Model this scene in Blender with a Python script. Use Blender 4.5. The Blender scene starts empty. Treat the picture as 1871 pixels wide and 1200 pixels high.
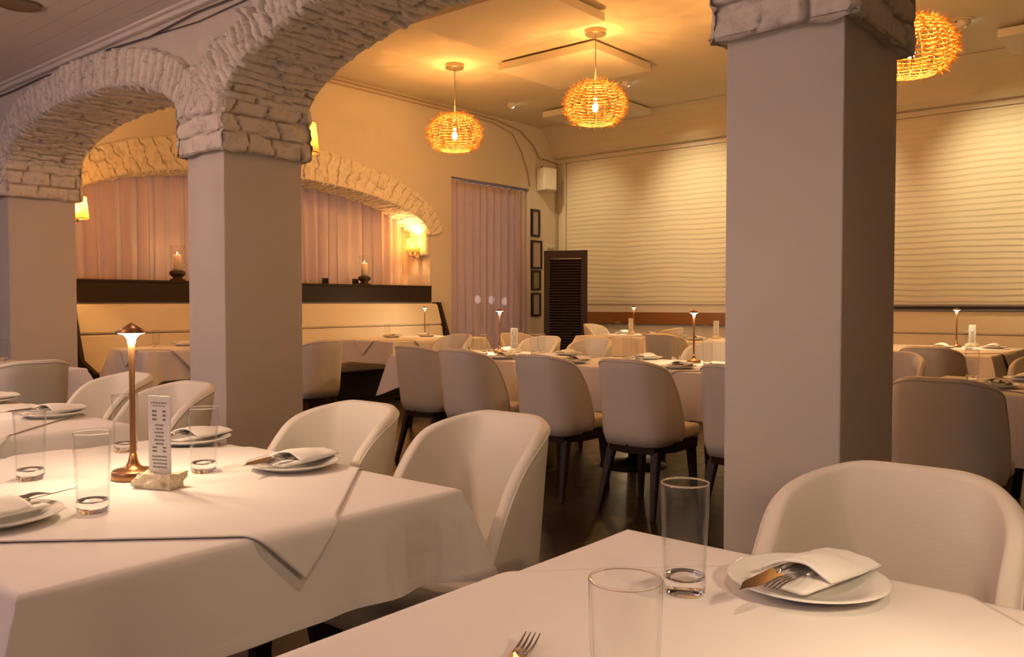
import bpy, bmesh, math, random
from mathutils import Vector, Matrix, noise
PI = math.pi
random.seed(7)
S = bpy.context.scene
C = S.collection

# ------------------------------------------------------------------ camera
cam_d = bpy.data.cameras.new('camera'); cam = bpy.data.objects.new('camera', cam_d); C.objects.link(cam)
cam_d.sensor_width = 36.0; cam_d.lens = 36.0 * 1553.0 / 1871.0
cam_d.clip_start = 0.05; cam_d.clip_end = 200
yaw = math.radians(40.3); pitch = math.atan(48 / 1553.0)
cam.location = (0, 0, 1.19)
cam.rotation_euler = (PI / 2 - pitch, 0, yaw - PI / 2)
S.camera = cam
# ------------------------------------------------------------------ world: dusk sky outside the windows
W = bpy.data.worlds.new('world'); S.world = W; W.use_nodes = True
bg = W.node_tree.nodes['Background']
bg.inputs[0].default_value = (0.66, 0.54, 0.74, 1); bg.inputs[1].default_value = 0.60
# ------------------------------------------------------------------ view
vs = S.view_settings
vs.view_transform = 'Standard'; vs.look = 'None'; vs.gamma = 1; vs.use_curve_mapping = False
vs.exposure = 0.90
# ------------------------------------------------------------------ light levels used by the lamp builders
P_PEND = 78.0; COL_PEND = (1.0, 0.45, 0.11)
P_SCONCE = 15.0; COL_SCONCE = (1.0, 0.50, 0.17)
P_TABLE = 4.4; COL_TABLE = (1.0, 0.76, 0.47)
P_WASH = 118.0; COL_WASH = (1.0, 0.80, 0.42)
P_DOWN = 55.0; COL_DOWN = (1.0, 0.66, 0.45)

def add_light(name, kind, loc, power, color, parent=None, rad=0.02, target=None, angle=None, blend=0.6, size=None):
    l = bpy.data.lights.new(name, kind); l.energy = power; l.color = color
    if kind in ('POINT', 'SPOT'): l.shadow_soft_size = rad
    if kind == 'SPOT': l.spot_size = math.radians(angle); l.spot_blend = blend
    if kind == 'AREA': l.shape = 'RECTANGLE'; l.size = size[0]; l.size_y = size[1]
    o = bpy.data.objects.new(name, l); C.objects.link(o); o.location = loc
    if parent: o.parent = parent
    if target is not None:
        o.rotation_euler = Vector(target).to_track_quat('-Z', 'Y').to_euler()
    return o

# ================================================================== materials
def mat(name, col, rough=0.5, metal=0.0, spec=0.5, var=0.0, vscale=8.0, bump=0.0, bscale=60.0, trans=0.0, ior=1.45):
    m = bpy.data.materials.new(name); m.use_nodes = True
    nt = m.node_tree; b = nt.nodes['Principled BSDF']
    b.inputs['Base Color'].default_value = (*col, 1); b.inputs['Roughness'].default_value = rough
    b.inputs['Metallic'].default_value = metal; b.inputs['Specular IOR Level'].default_value = spec
    b.inputs['Transmission Weight'].default_value = trans; b.inputs['IOR'].default_value = ior
    tc = nt.nodes.new('ShaderNodeTexCoord')
    if var > 0:
        n = nt.nodes.new('ShaderNodeTexNoise'); n.inputs['Scale'].default_value = vscale; n.inputs['Detail'].default_value = 4
        nt.links.new(tc.outputs['Object'], n.inputs['Vector'])
        mx = nt.nodes.new('ShaderNodeMix'); mx.data_type = 'RGBA'
        mx.inputs['A'].default_value = (*[c * (1 - var) for c in col], 1); mx.inputs['B'].default_value = (*[min(1, c * (1 + var)) for c in col], 1)
        nt.links.new(n.outputs['Fac'], mx.inputs['Factor']); nt.links.new(mx.outputs['Result'], b.inputs['Base Color'])
    if bump > 0:
        n = nt.nodes.new('ShaderNodeTexNoise'); n.inputs['Scale'].default_value = bscale; n.inputs['Detail'].default_value = 5
        nt.links.new(tc.outputs['Object'], n.inputs['Vector'])
        bp = nt.nodes.new('ShaderNodeBump'); bp.inputs['Strength'].default_value = bump; bp.inputs['Distance'].default_value = 0.01
        nt.links.new(n.outputs['Fac'], bp.inputs['Height']); nt.links.new(bp.outputs['Normal'], b.inputs['Normal'])
    return m

def emat(name, col, strength):
    m = bpy.data.materials.new(name); m.use_nodes = True; nt = m.node_tree
    nt.nodes.remove(nt.nodes['Principled BSDF']); e = nt.nodes.new('ShaderNodeEmission')
    e.inputs[0].default_value = (*col, 1); e.inputs[1].default_value = strength
    nt.links.new(e.outputs[0], nt.nodes['Material Output'].inputs[0]); return m

def translucent_mat(name, col, tcol, mixf, transp=0.0, ttint=(1, 1, 1)):
    m = bpy.data.materials.new(name); m.use_nodes = True; nt = m.node_tree
    nt.nodes.remove(nt.nodes['Principled BSDF'])
    d = nt.nodes.new('ShaderNodeBsdfDiffuse'); d.inputs[0].default_value = (*col, 1)
    t = nt.nodes.new('ShaderNodeBsdfTranslucent'); t.inputs[0].default_value = (*tcol, 1)
    mx = nt.nodes.new('ShaderNodeMixShader'); mx.inputs[0].default_value = mixf
    nt.links.new(d.outputs[0], mx.inputs[1]); nt.links.new(t.outputs[0], mx.inputs[2])
    out = mx.outputs[0]
    if transp > 0:
        tr = nt.nodes.new('ShaderNodeBsdfTransparent'); tr.inputs[0].default_value = (*ttint, 1); m2 = nt.nodes.new('ShaderNodeMixShader'); m2.inputs[0].default_value = transp
        nt.links.new(out, m2.inputs[1]); nt.links.new(tr.outputs[0], m2.inputs[2]); out = m2.outputs[0]
    nt.links.new(out, nt.nodes['Material Output'].inputs[0]); return m

def thin_glass_mat(name, tint=(0.96, 0.96, 0.95), rough=0.0, boost=1.0):
    m = bpy.data.materials.new(name); m.use_nodes = True; nt = m.node_tree
    nt.nodes.remove(nt.nodes['Principled BSDF'])
    tr = nt.nodes.new('ShaderNodeBsdfTransparent'); tr.inputs[0].default_value = (*tint, 1)
    g = nt.nodes.new('ShaderNodeBsdfGlossy'); g.inputs['Roughness'].default_value = rough
    lw = nt.nodes.new('ShaderNodeLayerWeight'); lw.inputs[0].default_value = 0.5
    pw = nt.nodes.new('ShaderNodeMath'); pw.operation = 'POWER'; pw.inputs[1].default_value = 4.5
    nt.links.new(lw.outputs['Facing'], pw.inputs[0])
    mu = nt.nodes.new('ShaderNodeMath'); mu.operation = 'MULTIPLY_ADD'; mu.inputs[1].default_value = 0.75 * boost; mu.inputs[2].default_value = 0.018; mu.use_clamp = True
    mx = nt.nodes.new('ShaderNodeMixShader')
    nt.links.new(pw.outputs[0], mu.inputs[0]); nt.links.new(mu.outputs[0], mx.inputs[0])
    nt.links.new(tr.outputs[0], mx.inputs[1]); nt.links.new(g.outputs[0], mx.inputs[2])
    nt.links.new(mx.outputs[0], nt.nodes['Material Output'].inputs[0]); return m

def stone_mat():
    m = mat('painted_stone', (0.66, 0.60, 0.50), 0.85, spec=0.2)
    nt = m.node_tree; b = nt.nodes['Principled BSDF']
    at = nt.nodes.new('ShaderNodeAttribute'); at.attribute_name = 'joint'
    tc = nt.nodes.new('ShaderNodeTexCoord')
    n = nt.nodes.new('ShaderNodeTexNoise'); n.inputs['Scale'].default_value = 14; n.inputs['Detail'].default_value = 6; n.inputs['Roughness'].default_value = 0.7
    nt.links.new(tc.outputs['Object'], n.inputs['Vector'])
    cr = nt.nodes.new('ShaderNodeValToRGB'); cr.color_ramp.elements[0].position = 0.30; cr.color_ramp.elements[0].color = (0.60, 0.53, 0.44, 1)
    cr.color_ramp.elements[1].position = 0.5; cr.color_ramp.elements[1].color = (0.84, 0.78, 0.69, 1)
    nt.links.new(n.outputs['Fac'], cr.inputs[0])
    mx = nt.nodes.new('ShaderNodeMix'); mx.data_type = 'RGBA'; mx.inputs['B'].default_value = (0.20, 0.15, 0.11, 1)  # joints between the stones mixed towards a dark brown
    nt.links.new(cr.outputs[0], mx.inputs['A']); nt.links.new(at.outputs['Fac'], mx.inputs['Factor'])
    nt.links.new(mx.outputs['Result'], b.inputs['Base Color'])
    bp = nt.nodes.new('ShaderNodeBump'); bp.inputs['Strength'].default_value = 0.6; bp.inputs['Distance'].default_value = 0.01
    n2 = nt.nodes.new('ShaderNodeTexNoise'); n2.inputs['Scale'].default_value = 38; n2.inputs['Detail'].default_value = 6
    nt.links.new(tc.outputs['Object'], n2.inputs['Vector']); nt.links.new(n2.outputs['Fac'], bp.inputs['Height'])
    nt.links.new(bp.outputs['Normal'], b.inputs['Normal'])
    return m

def floor_mat():
    m = mat('dark_floor_boards', (0.035, 0.020, 0.012), 0.32, spec=0.5)
    nt = m.node_tree; b = nt.nodes['Principled BSDF']
    tc = nt.nodes.new('ShaderNodeTexCoord'); mp = nt.nodes.new('ShaderNodeMapping'); mp.inputs['Rotation'].default_value = (0, 0, PI / 2)
    br = nt.nodes.new('ShaderNodeTexBrick'); br.inputs['Scale'].default_value = 1.0
    br.inputs['Brick Width'].default_value = 1.4; br.inputs['Row Height'].default_value = 0.12; br.inputs['Mortar Size'].default_value = 0.004
    br.inputs['Color1'].default_value = (0.026, 0.013, 0.007, 1); br.inputs['Color2'].default_value = (0.016, 0.008, 0.004, 1); br.inputs['Mortar'].default_value = (0.008, 0.004, 0.003, 1)
    nt.links.new(tc.outputs['Object'], mp.inputs[0]); nt.links.new(mp.outputs[0], br.inputs[0]); nt.links.new(br.outputs['Color'], b.inputs['Base Color'])
    n = nt.nodes.new('ShaderNodeTexNoise'); n.inputs['Scale'].default_value = 9; nt.links.new(tc.outputs['Object'], n.inputs[0])
    mr = nt.nodes.new('ShaderNodeMapRange'); mr.inputs[3].default_value = 0.2; mr.inputs[4].default_value = 0.45
    nt.links.new(n.outputs['Fac'], mr.inputs[0]); nt.links.new(mr.outputs[0], b.inputs['Roughness'])
    return m

def wood_mat(name, c1, c2, rough=0.4, axis='X'):
    m = mat(name, c1, rough); nt = m.node_tree; b = nt.nodes['Principled BSDF']
    tc = nt.nodes.new('ShaderNodeTexCoord'); mp = nt.nodes.new('ShaderNodeMapping')
    mp.inputs['Scale'].default_value = {'X': (1.2, 14, 14), 'Y': (14, 1.2, 14), 'Z': (14, 14, 1.2)}[axis]
    n = nt.nodes.new('ShaderNodeTexNoise'); n.inputs['Scale'].default_value = 2.5; n.inputs['Detail'].default_value = 5
    mx = nt.nodes.new('ShaderNodeMix'); mx.data_type = 'RGBA'; mx.inputs['A'].default_value = (*c1, 1); mx.inputs['B'].default_value = (*c2, 1)
    nt.links.new(tc.outputs['Object'], mp.inputs[0]); nt.links.new(mp.outputs[0], n.inputs[0])
    nt.links.new(n.outputs['Fac'], mx.inputs['Factor']); nt.links.new(mx.outputs['Result'], b.inputs['Base Color'])
    return m

M = {}
M['plaster'] = mat('cream_plaster', (0.70, 0.64, 0.57), 0.8, spec=0.25, var=0.035, vscale=1.6, bump=0.12, bscale=30)
M['ceil'] = mat('ceiling_plaster', (0.66, 0.59, 0.48), 0.8, spec=0.2, var=0.03, vscale=1.2)
M['boards'] = mat('white_ceiling_boards', (0.76, 0.69, 0.63), 0.6, spec=0.3)
M['panel'] = mat('acoustic_panel_cloth', (0.72, 0.66, 0.56), 0.9, spec=0.1)
M['wave'] = mat('ripple_plaster', (0.74, 0.68, 0.56), 0.6, spec=0.3)
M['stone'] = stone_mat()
M['floor'] = floor_mat()
M['linen'] = mat('white_linen', (0.80, 0.75, 0.72), 0.85, spec=0.15, bump=0.05, bscale=260)
M['linen2'] = mat('white_napkin_linen', (0.86, 0.82, 0.78), 0.85, spec=0.15, bump=0.05, bscale=260)
M['leather'] = mat('cream_leather', (0.70, 0.63, 0.54), 0.42, spec=0.4, bump=0.06, bscale=220)
M['banq'] = mat('ivory_leather', (0.74, 0.66, 0.52), 0.42, spec=0.4)
M['piping'] = mat('cream_piping', (0.66, 0.58, 0.47), 0.5)
M['dwood'] = wood_mat('espresso_wood', (0.016, 0.007, 0.004), (0.030, 0.012, 0.006), 0.55, 'X')
M['dwoodz'] = wood_mat('espresso_leg_wood', (0.016, 0.007, 0.004), (0.030, 0.012, 0.006), 0.5, 'Z')
M['mwood'] = wood_mat('walnut_rail_wood', (0.22, 0.085, 0.022), (0.34, 0.14, 0.04), 0.35, 'Y')
M['iron'] = mat('black_iron', (0.02, 0.018, 0.016), 0.5, metal=0.6)
M['copper'] = mat('bronze_metal', (0.34, 0.17, 0.075), 0.36, metal=0.9)
M['nickel'] = mat('brushed_nickel', (0.42, 0.36, 0.28), 0.38, metal=0.9)
M['steel'] = mat('cutlery_steel', (0.62, 0.58, 0.54), 0.16, metal=1.0)
M['china'] = mat('white_china', (0.83, 0.80, 0.75), 0.12, spec=0.6)
M['thin'] = thin_glass_mat('thin_glass', tint=(0.985, 0.985, 0.98), boost=1.15)
M['solid'] = mat('solid_glass', (1, 1, 1), 0.0, trans=1.0, ior=1.45)
M['pane'] = thin_glass_mat('window_pane', tint=(0.9, 0.92, 0.94))
M['sheer'] = translucent_mat('sheer_curtain', (0.84, 0.70, 0.58), (0.30, 0.25, 0.30), 0.20, 0.012)
M['sheer2'] = translucent_mat('sheer_door_curtain', (0.66, 0.52, 0.40), (0.30, 0.26, 0.30), 0.22, 0.03)
M['shade'] = translucent_mat('pleated_shade', (0.40, 0.26, 0.11), (0.30, 0.18, 0.06), 0.5, 0.24, (1.0, 0.72, 0.36))
M['straw'] = translucent_mat('rattan_straw', (0.74, 0.47, 0.17), (0.70, 0.41, 0.12), 0.45)
M['wax'] = mat('candle_wax', (0.90, 0.80, 0.62), 0.5); M['wax'].node_tree.nodes['Principled BSDF'].inputs['Subsurface Weight'].default_value = 0.3
M['flame'] = emat('candle_flame', (1.0, 0.72, 0.35), 10.0)
M['paper'] = mat('menu_paper', (0.78, 0.75, 0.71), 0.7)
M['ink'] = mat('grey_ink', (0.25, 0.22, 0.22), 0.8)
M['rock'] = mat('limestone_rock', (0.74, 0.64, 0.46), 0.9, var=0.2, vscale=60, bump=1.0, bscale=90)
M['white_plastic'] = mat('white_plastic', (0.70, 0.66, 0.58), 0.5)
M['cable'] = mat('painted_cable', (0.42, 0.34, 0.26), 0.6)
M['dcable'] = mat('dark_cable', (0.10, 0.08, 0.08), 0.6)
M['bulb'] = emat('bulb_glow', (1.0, 0.70, 0.30), 60.0)
M['bulb_s'] = emat('sconce_bulb_glow', (1.0, 0.62, 0.25), 9.0)
M['led'] = emat('lamp_diffuser_glow', (1.0, 0.86, 0.62), 3.5)
M['spotglow'] = emat('spot_lens_glow', (1.0, 0.95, 0.62), 5.0)
M['blk'] = mat('black_frame', (0.012, 0.010, 0.010), 0.4)
M['photo'] = mat('pale_print', (0.42, 0.37, 0.40), 0.25, var=0.15, vscale=9)
M['photog'] = mat('green_print', (0.24, 0.25, 0.16), 0.25, var=0.25, vscale=12)
M['dark'] = mat('dark_object', (0.02, 0.02, 0.025), 0.4)
M['rough_bowl'] = mat('dark_pottery', (0.07, 0.04, 0.025), 0.3, metal=0.4)
M['street'] = emat('street_lamp_glow', (1.0, 0.85, 0.75), 4.5)
M['bronze_can'] = mat('downlight_reflector', (0.28, 0.19, 0.12), 0.35, metal=0.7)
M['asphalt'] = mat('street_asphalt', (0.06, 0.06, 0.07), 0.8)

# ================================================================== mesh helpers
def mk(name, verts, faces, mats, parent=None, smooth=False, midx=None, loc=None):
    me = bpy.data.meshes.new(name); me.from_pydata([tuple(v) for v in verts], [], faces)
    if not isinstance(mats, (list, tuple)): mats = [mats]
    for m in mats: me.materials.append(m)
    if midx: me.polygons.foreach_set('material_index', midx)
    if smooth: me.polygons.foreach_set('use_smooth', [True] * len(faces))
    me.update()
    o = bpy.data.objects.new(name, me); C.objects.link(o)
    if parent: o.parent = parent
    if loc: o.location = loc
    return o

def bmk(name, bm, mats, parent=None, smooth=False, loc=None, recalc=True):
    if recalc: bmesh.ops.recalc_face_normals(bm, faces=bm.faces)
    me = bpy.data.meshes.new(name); bm.to_mesh(me); bm.free()
    if not isinstance(mats, (list, tuple)): mats = [mats]
    for m in mats: me.materials.append(m)
    if smooth: me.polygons.foreach_set('use_smooth', [True] * len(me.polygons))
    o = bpy.data.objects.new(name, me); C.objects.link(o)
    if parent: o.parent = parent
    if loc: o.location = loc
    return o

def box(bm, x0, x1, y0, y1, z0, z1, bev=0.0, mi=0):
    r = bmesh.ops.create_cube(bm, size=1)
    for v in r['verts']:
        v.co = Vector(((x0 + x1) / 2 + v.co.x * (x1 - x0), (y0 + y1) / 2 + v.co.y * (y1 - y0), (z0 + z1) / 2 + v.co.z * (z1 - z0)))
    fs = {f for v in r['verts'] for f in v.link_faces}
    for f in fs: f.material_index = mi
    if bev > 0:
        es = list({e for v in r['verts'] for e in v.link_edges})
        bmesh.ops.bevel(bm, geom=es, offset=bev, segments=3, profile=0.6, affect='EDGES')

def prism(bm, pts_bottom, pts_top):
    a = [bm.verts.new(p) for p in pts_bottom]; b = [bm.verts.new(p) for p in pts_top]
    n = len(a); bm.faces.new(a[::-1]); bm.faces.new(b)
    for i in range(n): bm.faces.new((a[i], a[(i + 1) % n], b[(i + 1) % n], b[i]))

def lathe(bm, prof, n=32, cap0=True, cap1=True, mi=0, cx=0, cy=0, closed=False):
    rings = []
    for r, z in prof:
        rings.append([bm.verts.new((cx + r * math.cos(2 * PI * i / n), cy + r * math.sin(2 * PI * i / n), z)) for i in range(n)])
    k = len(rings)
    for j in range(k if closed else k - 1):
        A = rings[j]; B = rings[(j + 1) % k]
        for i in range(n):
            f = bm.faces.new((A[i], A[(i + 1) % n], B[(i + 1) % n], B[i])); f.material_index = mi
    if not closed:
        if cap0: f = bm.faces.new(rings[0][::-1]); f.material_index = mi
        if cap1: f = bm.faces.new(rings[-1]); f.material_index = mi

def tube(bm, pts, r, n=8, mi=0, caps=True):
    pts = [Vector(p) for p in pts]; rings = []
    rr = r if isinstance(r, (list, tuple)) else [r] * len(pts)
    up = None
    for i, p in enumerate(pts):
        d = (pts[min(i + 1, len(pts) - 1)] - pts[max(i - 1, 0)]).normalized()
        if up is None:
            up = Vector((0, 0, 1)) if abs(d.z) < 0.9 else Vector((1, 0, 0))
        s = d.cross(up).normalized(); up = s.cross(d).normalized()
        rings.append([bm.verts.new(p + (s * math.cos(2 * PI * k / n) + up * math.sin(2 * PI * k / n)) * rr[i]) for k in range(n)])
    for a, b in zip(rings, rings[1:]):
        for k in range(n):
            f = bm.faces.new((a[k], a[(k + 1) % n], b[(k + 1) % n], b[k])); f.material_index = mi
    if caps:
        bm.faces.new(rings[0][::-1]).material_index = mi; bm.faces.new(rings[-1]).material_index = mi

def thing(name, label, cat, loc=(0, 0, 0), rz=0, group=None):
    o = bpy.data.objects.new(name, None); C.objects.link(o); o.location = loc; o.rotation_euler = (0, 0, rz)
    o.empty_display_size = 0.1
    o['label'] = label; o['category'] = cat
    if group: o['group'] = group
    return o
def tag(o, label, cat, group=None):
    o['label'] = label; o['category'] = cat
    if group: o['group'] = group
    return o
def struct(o): o['kind'] = 'structure'; return o
def dup(root, loc, rz, label, group=None):
    def cp(o, parent):
        c = o.copy(); C.objects.link(c); c.parent = parent
        for ch in o.children: cp(ch, c)
        return c
    r = cp(root, None); r.location = loc; r.rotation_euler = (0, 0, rz); r['label'] = label
    if group: r['group'] = group
    return r
_first = {}
def place(kind, maker, loc, rz, label, cat, group=None):
    """first call builds the thing, later ones copy it with its parts"""
    if kind not in _first:
        o = maker(); _first[kind] = o
        o.location = loc; o.rotation_euler = (0, 0, rz); tag(o, label, cat, group); return o
    return dup(_first[kind], loc, rz, label, group)

def sm(t): t = max(0, min(1, t)); return t * t * (3 - 2 * t)
def hsh(*a):
    random_seed = 0.0
    for i, k in enumerate(a): random_seed += k * (12.9898 + 65.233 * i)
    x = math.sin(random_seed) * 43758.5453
    return x - math.floor(x)

# ================================================================== THE SETTING
HC = 4.13; X0 = 2.80; X1 = 3.36; YW = 9.0; XT = 11.86; HF = 3.05; YR = -3.6; XL = -2.6
bm = bmesh.new(); box(bm, XL - 3, XT + 1, YR - 0.2, YW + 3, -0.1, 0.0); struct(bmk('floor', bm, M['floor']))
bm = bmesh.new(); box(bm, X1 - 0.3, XT + 0.3, YR - 0.2, YW + 0.15, HC, HC + 0.15); struct(bmk('ceiling', bm, M['ceil']))
# planked ceiling of the front room: boards run along Y
bm = bmesh.new()
w = 0.135; x = X0 - 0.02
while x > XL:
    box(bm, max(XL, x - w + 0.004), x, YR, YW, HF, HF + 0.03); x -= w
box(bm, XL, X0, YR, YW, HF + 0.031, HF + 0.06)
struct(bmk('ceiling', bm, M['boards']))
bm = bmesh.new(); box(bm, X0 - 0.045, X0 - 0.001, YR, YW, HF - 0.05, HF - 0.001, 0.012); box(bm, X0 - 0.075, X0 - 0.045, YR, YW, HF - 0.022, HF - 0.001, 0.008)
struct(bmk('trim_1', bm, M['boards']))
# ceiling beam with rounded underside over the rippled wall
bm = bmesh.new()
prof = [(XT - 0.001, 3.66), (XT - 0.16, 3.66), (XT - 0.22, 3.72)]
for k in range(9):
    a = k / 8 * PI / 2; prof.append((XT - 0.22 - 0.40 * (1 - math.cos(a)), 3.72 + 0.405 * math.sin(a)))
prof += [(XT - 0.001, HC - 0.001)]
prism(bm, [(p[0], YR, p[1]) for p in prof], [(p[0], YW - 0.001, p[1]) for p in prof])
struct(bmk('trim_2', bm, M['ceil']))

def arch_z(x, c, half, zs, rise):
    s = abs(x - c) / half
    return zs + rise * math.sqrt(max(0, 1 - s * s)) if s < 1 else zs

# arcade wall above the three arches (opening curves cut in)
ARCH = [dict(c=6.57, hi=1.50, zi=2.33, ri=0.42, ho=1.76, zo=2.40, ro=0.60),
        dict(c=3.015, hi=1.635, zi=2.35, ri=0.50, ho=2.05, zo=2.43, ro=0.585),
        dict(c=-0.70, hi=1.67, zi=2.35, ri=0.50, ho=2.05, zo=2.43, ro=0.585)]
PIL = [(8.07, 9.0), (4.65, 5.07), (0.97, 1.38), (-2.9, -2.37)]
bm = bmesh.new()
for A in ARCH:
    N = 40; ys = [A['c'] - A['hi'] * math.cos(PI * i / N) for i in range(N + 1)]
    for a, b in zip(ys, ys[1:]):
        za = arch_z(a, A['c'], A['hi'], A['zi'], A['ri']); zb = arch_z(b, A['c'], A['hi'], A['zi'], A['ri'])
        prism(bm, [(X0, a, za), (X1, a, za), (X1, b, zb), (X0, b, zb)], [(X0, a, HC), (X1, a, HC), (X1, b, HC), (X0, b, HC)])
for (a, b) in PIL: box(bm, X0, X1, a, b, 2.13, HC)
box(bm, X0, X1, YR, PIL[3][0], 2.13, HC)
struct(bmk('wall_arcade', bm, M['plaster']))

# window wall with arched niche and door opening
NX0, NX1 = 3.62, 8.75; NC = 6.185; NH = 2.565; NZ = 2.17; NR = 0.60
bm = bmesh.new()
T = 0.12
box(bm, XL, NX0, YW, YW + T, 0, HC); box(bm, NX0, NX1, YW, YW + T, 0, 1.40)
N = 48; xs = [NC - NH * math.cos(PI * i / N) for i in range(N + 1)]
for a, b in zip(xs, xs[1:]):
    za = arch_z(a, NC, NH, NZ, NR); zb = arch_z(b, NC, NH, NZ, NR)
    prism(bm, [(a, YW, za), (a, YW + T, za), (b, YW + T, zb), (b, YW, zb)], [(a, YW, HC), (a, YW + T, HC), (b, YW + T, HC), (b, YW, HC)])
box(bm, NX1, 9.2, YW, YW + T, 0, HC); box(bm, 9.2, 11.07, YW, YW + T, 3.08, HC); box(bm, 11.07, XT + T, YW, YW + T, 0, HC)
# niche jambs and head behind
box(bm, NX0 - 0.12, NX0, YW + T, YW + 0.62, 0, 3.3); box(bm, NX1, NX1 + 0.12, YW + T, YW + 0.62, 0, 3.3)
for a, b in zip(xs, xs[1:]):
    za = arch_z(a, NC, NH, NZ, NR); zb = arch_z(b, NC, NH, NZ, NR)
    prism(bm, [(a, YW + T, za), (a, YW + 0.62, za), (b, YW + 0.62, zb), (b, YW + T, zb)], [(a, YW + T, za + 0.1), (a, YW + 0.62, za + 0.1), (b, YW + 0.62, zb + 0.1), (b, YW + T, zb + 0.1)])
struct(bmk('wall_left', bm, M['plaster']))
bm = bmesh.new(); box(bm, XT, XT + T, YR, YW, 0, HC); struct(bmk('wall_back', bm, M['plaster']))
bm = bmesh.new(); box(bm, XL, XT + T, YR - T, YR, 0, HC); struct(bmk('wall_right', bm, M['plaster']))
# street front of the front room behind the camera: low wall, posts and head, open windows
bm = bmesh.new(); box(bm, XL - T, XL, YR, YW, 0, 0.7); box(bm, XL - T, XL, YR, YW, 2.85, HC)
box(bm, XL - T, XL, YR, 0.6, 0.7, 2.85); box(bm, XL - T, XL, 0.6, YW, 0.7, 1.1)
for y in (2.4, 5.4, YW - 0.25): box(bm, XL - T, XL, y, y + 0.25, 0.7, 2.85)
struct(bmk('wall_front', bm, M['plaster']))

# rippled plaster panels on the back wall
def ripple(y0, y1, z0, z1, name, label):
    ny = int((y1 - y0) / 0.06); nz = int((z1 - z0) / 0.009)
    vs_, fs = [], []
    for i in range(ny + 1):
        y = y0 + (y1 - y0) * i / ny
        for j in range(nz + 1):
            z = z0 + (z1 - z0) * j / nz
            ph = z / 0.075 + 0.55 * noise.noise(Vector((y * 0.75, z * 0.55, 3.1))) + 0.22 * noise.noise(Vector((y * 1.8, z * 1.3, 9.1)))
            f = ph - math.floor(ph)
            h = (1 - (f - 0.0) ** 1.0) if f > 0.16 else sm(f / 0.16) * 0.84
            amp = 0.010 + 0.006 * noise.noise(Vector((y * 0.9, math.floor(ph) * 3.7, 1.0)))
            edge = min(1, min(y - y0, y1 - y) / 0.05, min(z - z0, z1 - z) / 0.03)
            vs_.append((XT - 0.022 - amp * h * max(0, edge), y, z))
    for i in range(ny):
        for j in range(nz):
            a = i * (nz + 1) + j; fs.append((a, a + 1, a + nz + 2, a + nz + 1))
    base = len(vs_)
    # closed border back to the wall
    for (yy, zz) in ((y0, z0), (y1, z0), (y1, z1), (y0, z1)): vs_.append((XT - 0.0005, yy, zz)); 
    for (yy, zz) in ((y0, z0), (y1, z0), (y1, z1), (y0, z1)): vs_.append((XT - 0.022, yy, zz))
    for k in range(4): fs.append((base + k, base + (k + 1) % 4, base + 4 + (k + 1) % 4, base + 4 + k))
    fs.append((base, base + 3, base + 2, base + 1))
    return mk(name, vs_, fs, M['wave'], smooth=True)
tag(ripple(4.55, 8.80, 1.16, 3.58, 'rippled_wall_panel', ''), 'cream rippled plaster wall panel between the louvred screen and the big pillar', 'wall panel')
tag(ripple(-3.4, 4.25, 1.16, 3.58, 'rippled_wall_panel', ''), 'cream rippled plaster wall panel above the banquette right of the big pillar', 'wall panel')
bm = bmesh.new()
box(bm, XT - 0.05, XT - 0.001, YR, YW - 0.001, 3.585, 3.655)
box(bm, XT - 0.05, XT - 0.001, 8.81, 8.87, 0, 3.58)
struct(bmk('trim_3', bm, M['plaster']))
bm = bmesh.new(); box(bm, XT - 0.06, XT - 0.001, 4.4, 8.80, 0.84, 1.03, 0.006); struct(bmk('trim_4', bm, M['mwood']))
bm = bmesh.new(); box(bm, XT - 0.03, XT - 0.001, 4.4, 8.80, 0.0, 0.10, 0.004); struct(bmk('baseboard_back', bm, M['dwood']))

# ------------------------------------------------------------------ rough stone surfaces
def stone_patch(name, P, nu, nv, mats, parent=None, flip=False):
    """P(i/nu, j/nv) -> (position, mortar amount)"""
    vs_, fs, mo = [], [], []
    for i in range(nu + 1):
        for j in range(nv + 1):
            p, g = P(i / nu, j / nv); vs_.append(p); mo.append(g)
    for i in range(nu):
        for j in range(nv):
            a = i * (nv + 1) + j; q = (a, a + 1, a + nv + 2, a + nv + 1); fs.append(q[::-1] if flip else q)
    return vs_, fs, mo
def cell(u, v, w, h, seed, gw=0.012, wob=0.25):
    """brick layout: returns (height 0..1 of the stone face, mortar 0..1, column, row)"""
    v2 = v + wob * h * noise.noise(Vector((u * 5, v * 5, seed)))
    row = math.floor(v2 / h); u2 = u + hsh(row, seed) * w * 3 + wob * w * noise.noise(Vector((u * 6, v * 7, seed + 4)))
    wv = w * (0.8 + 0.5 * hsh(row, seed + 2))
    col = math.floor(u2 / wv); fu = u2 - col * wv; fv = v2 - row * h
    d = min(fu, wv - fu, fv, h - fv)
    t = sm(d / gw); return t, 1 - sm(d / (gw * 0.75)), col, row
def join_patches(name, lst, mat_, parent=None):
    vs_, fs, mo = [], [], []
    for v, f, m in lst:
        o = len(vs_); vs_ += v; fs += [tuple(k + o for k in q) for q in f]; mo += m
    ob = mk(name, vs_, fs, mat_, parent, smooth=False)
    at = ob.data.attributes.new('joint', 'FLOAT', 'POINT'); at.data.foreach_set('value', mo)
    ob.data.polygons.foreach_set('use_smooth', [True] * len(fs))
    return ob

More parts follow.
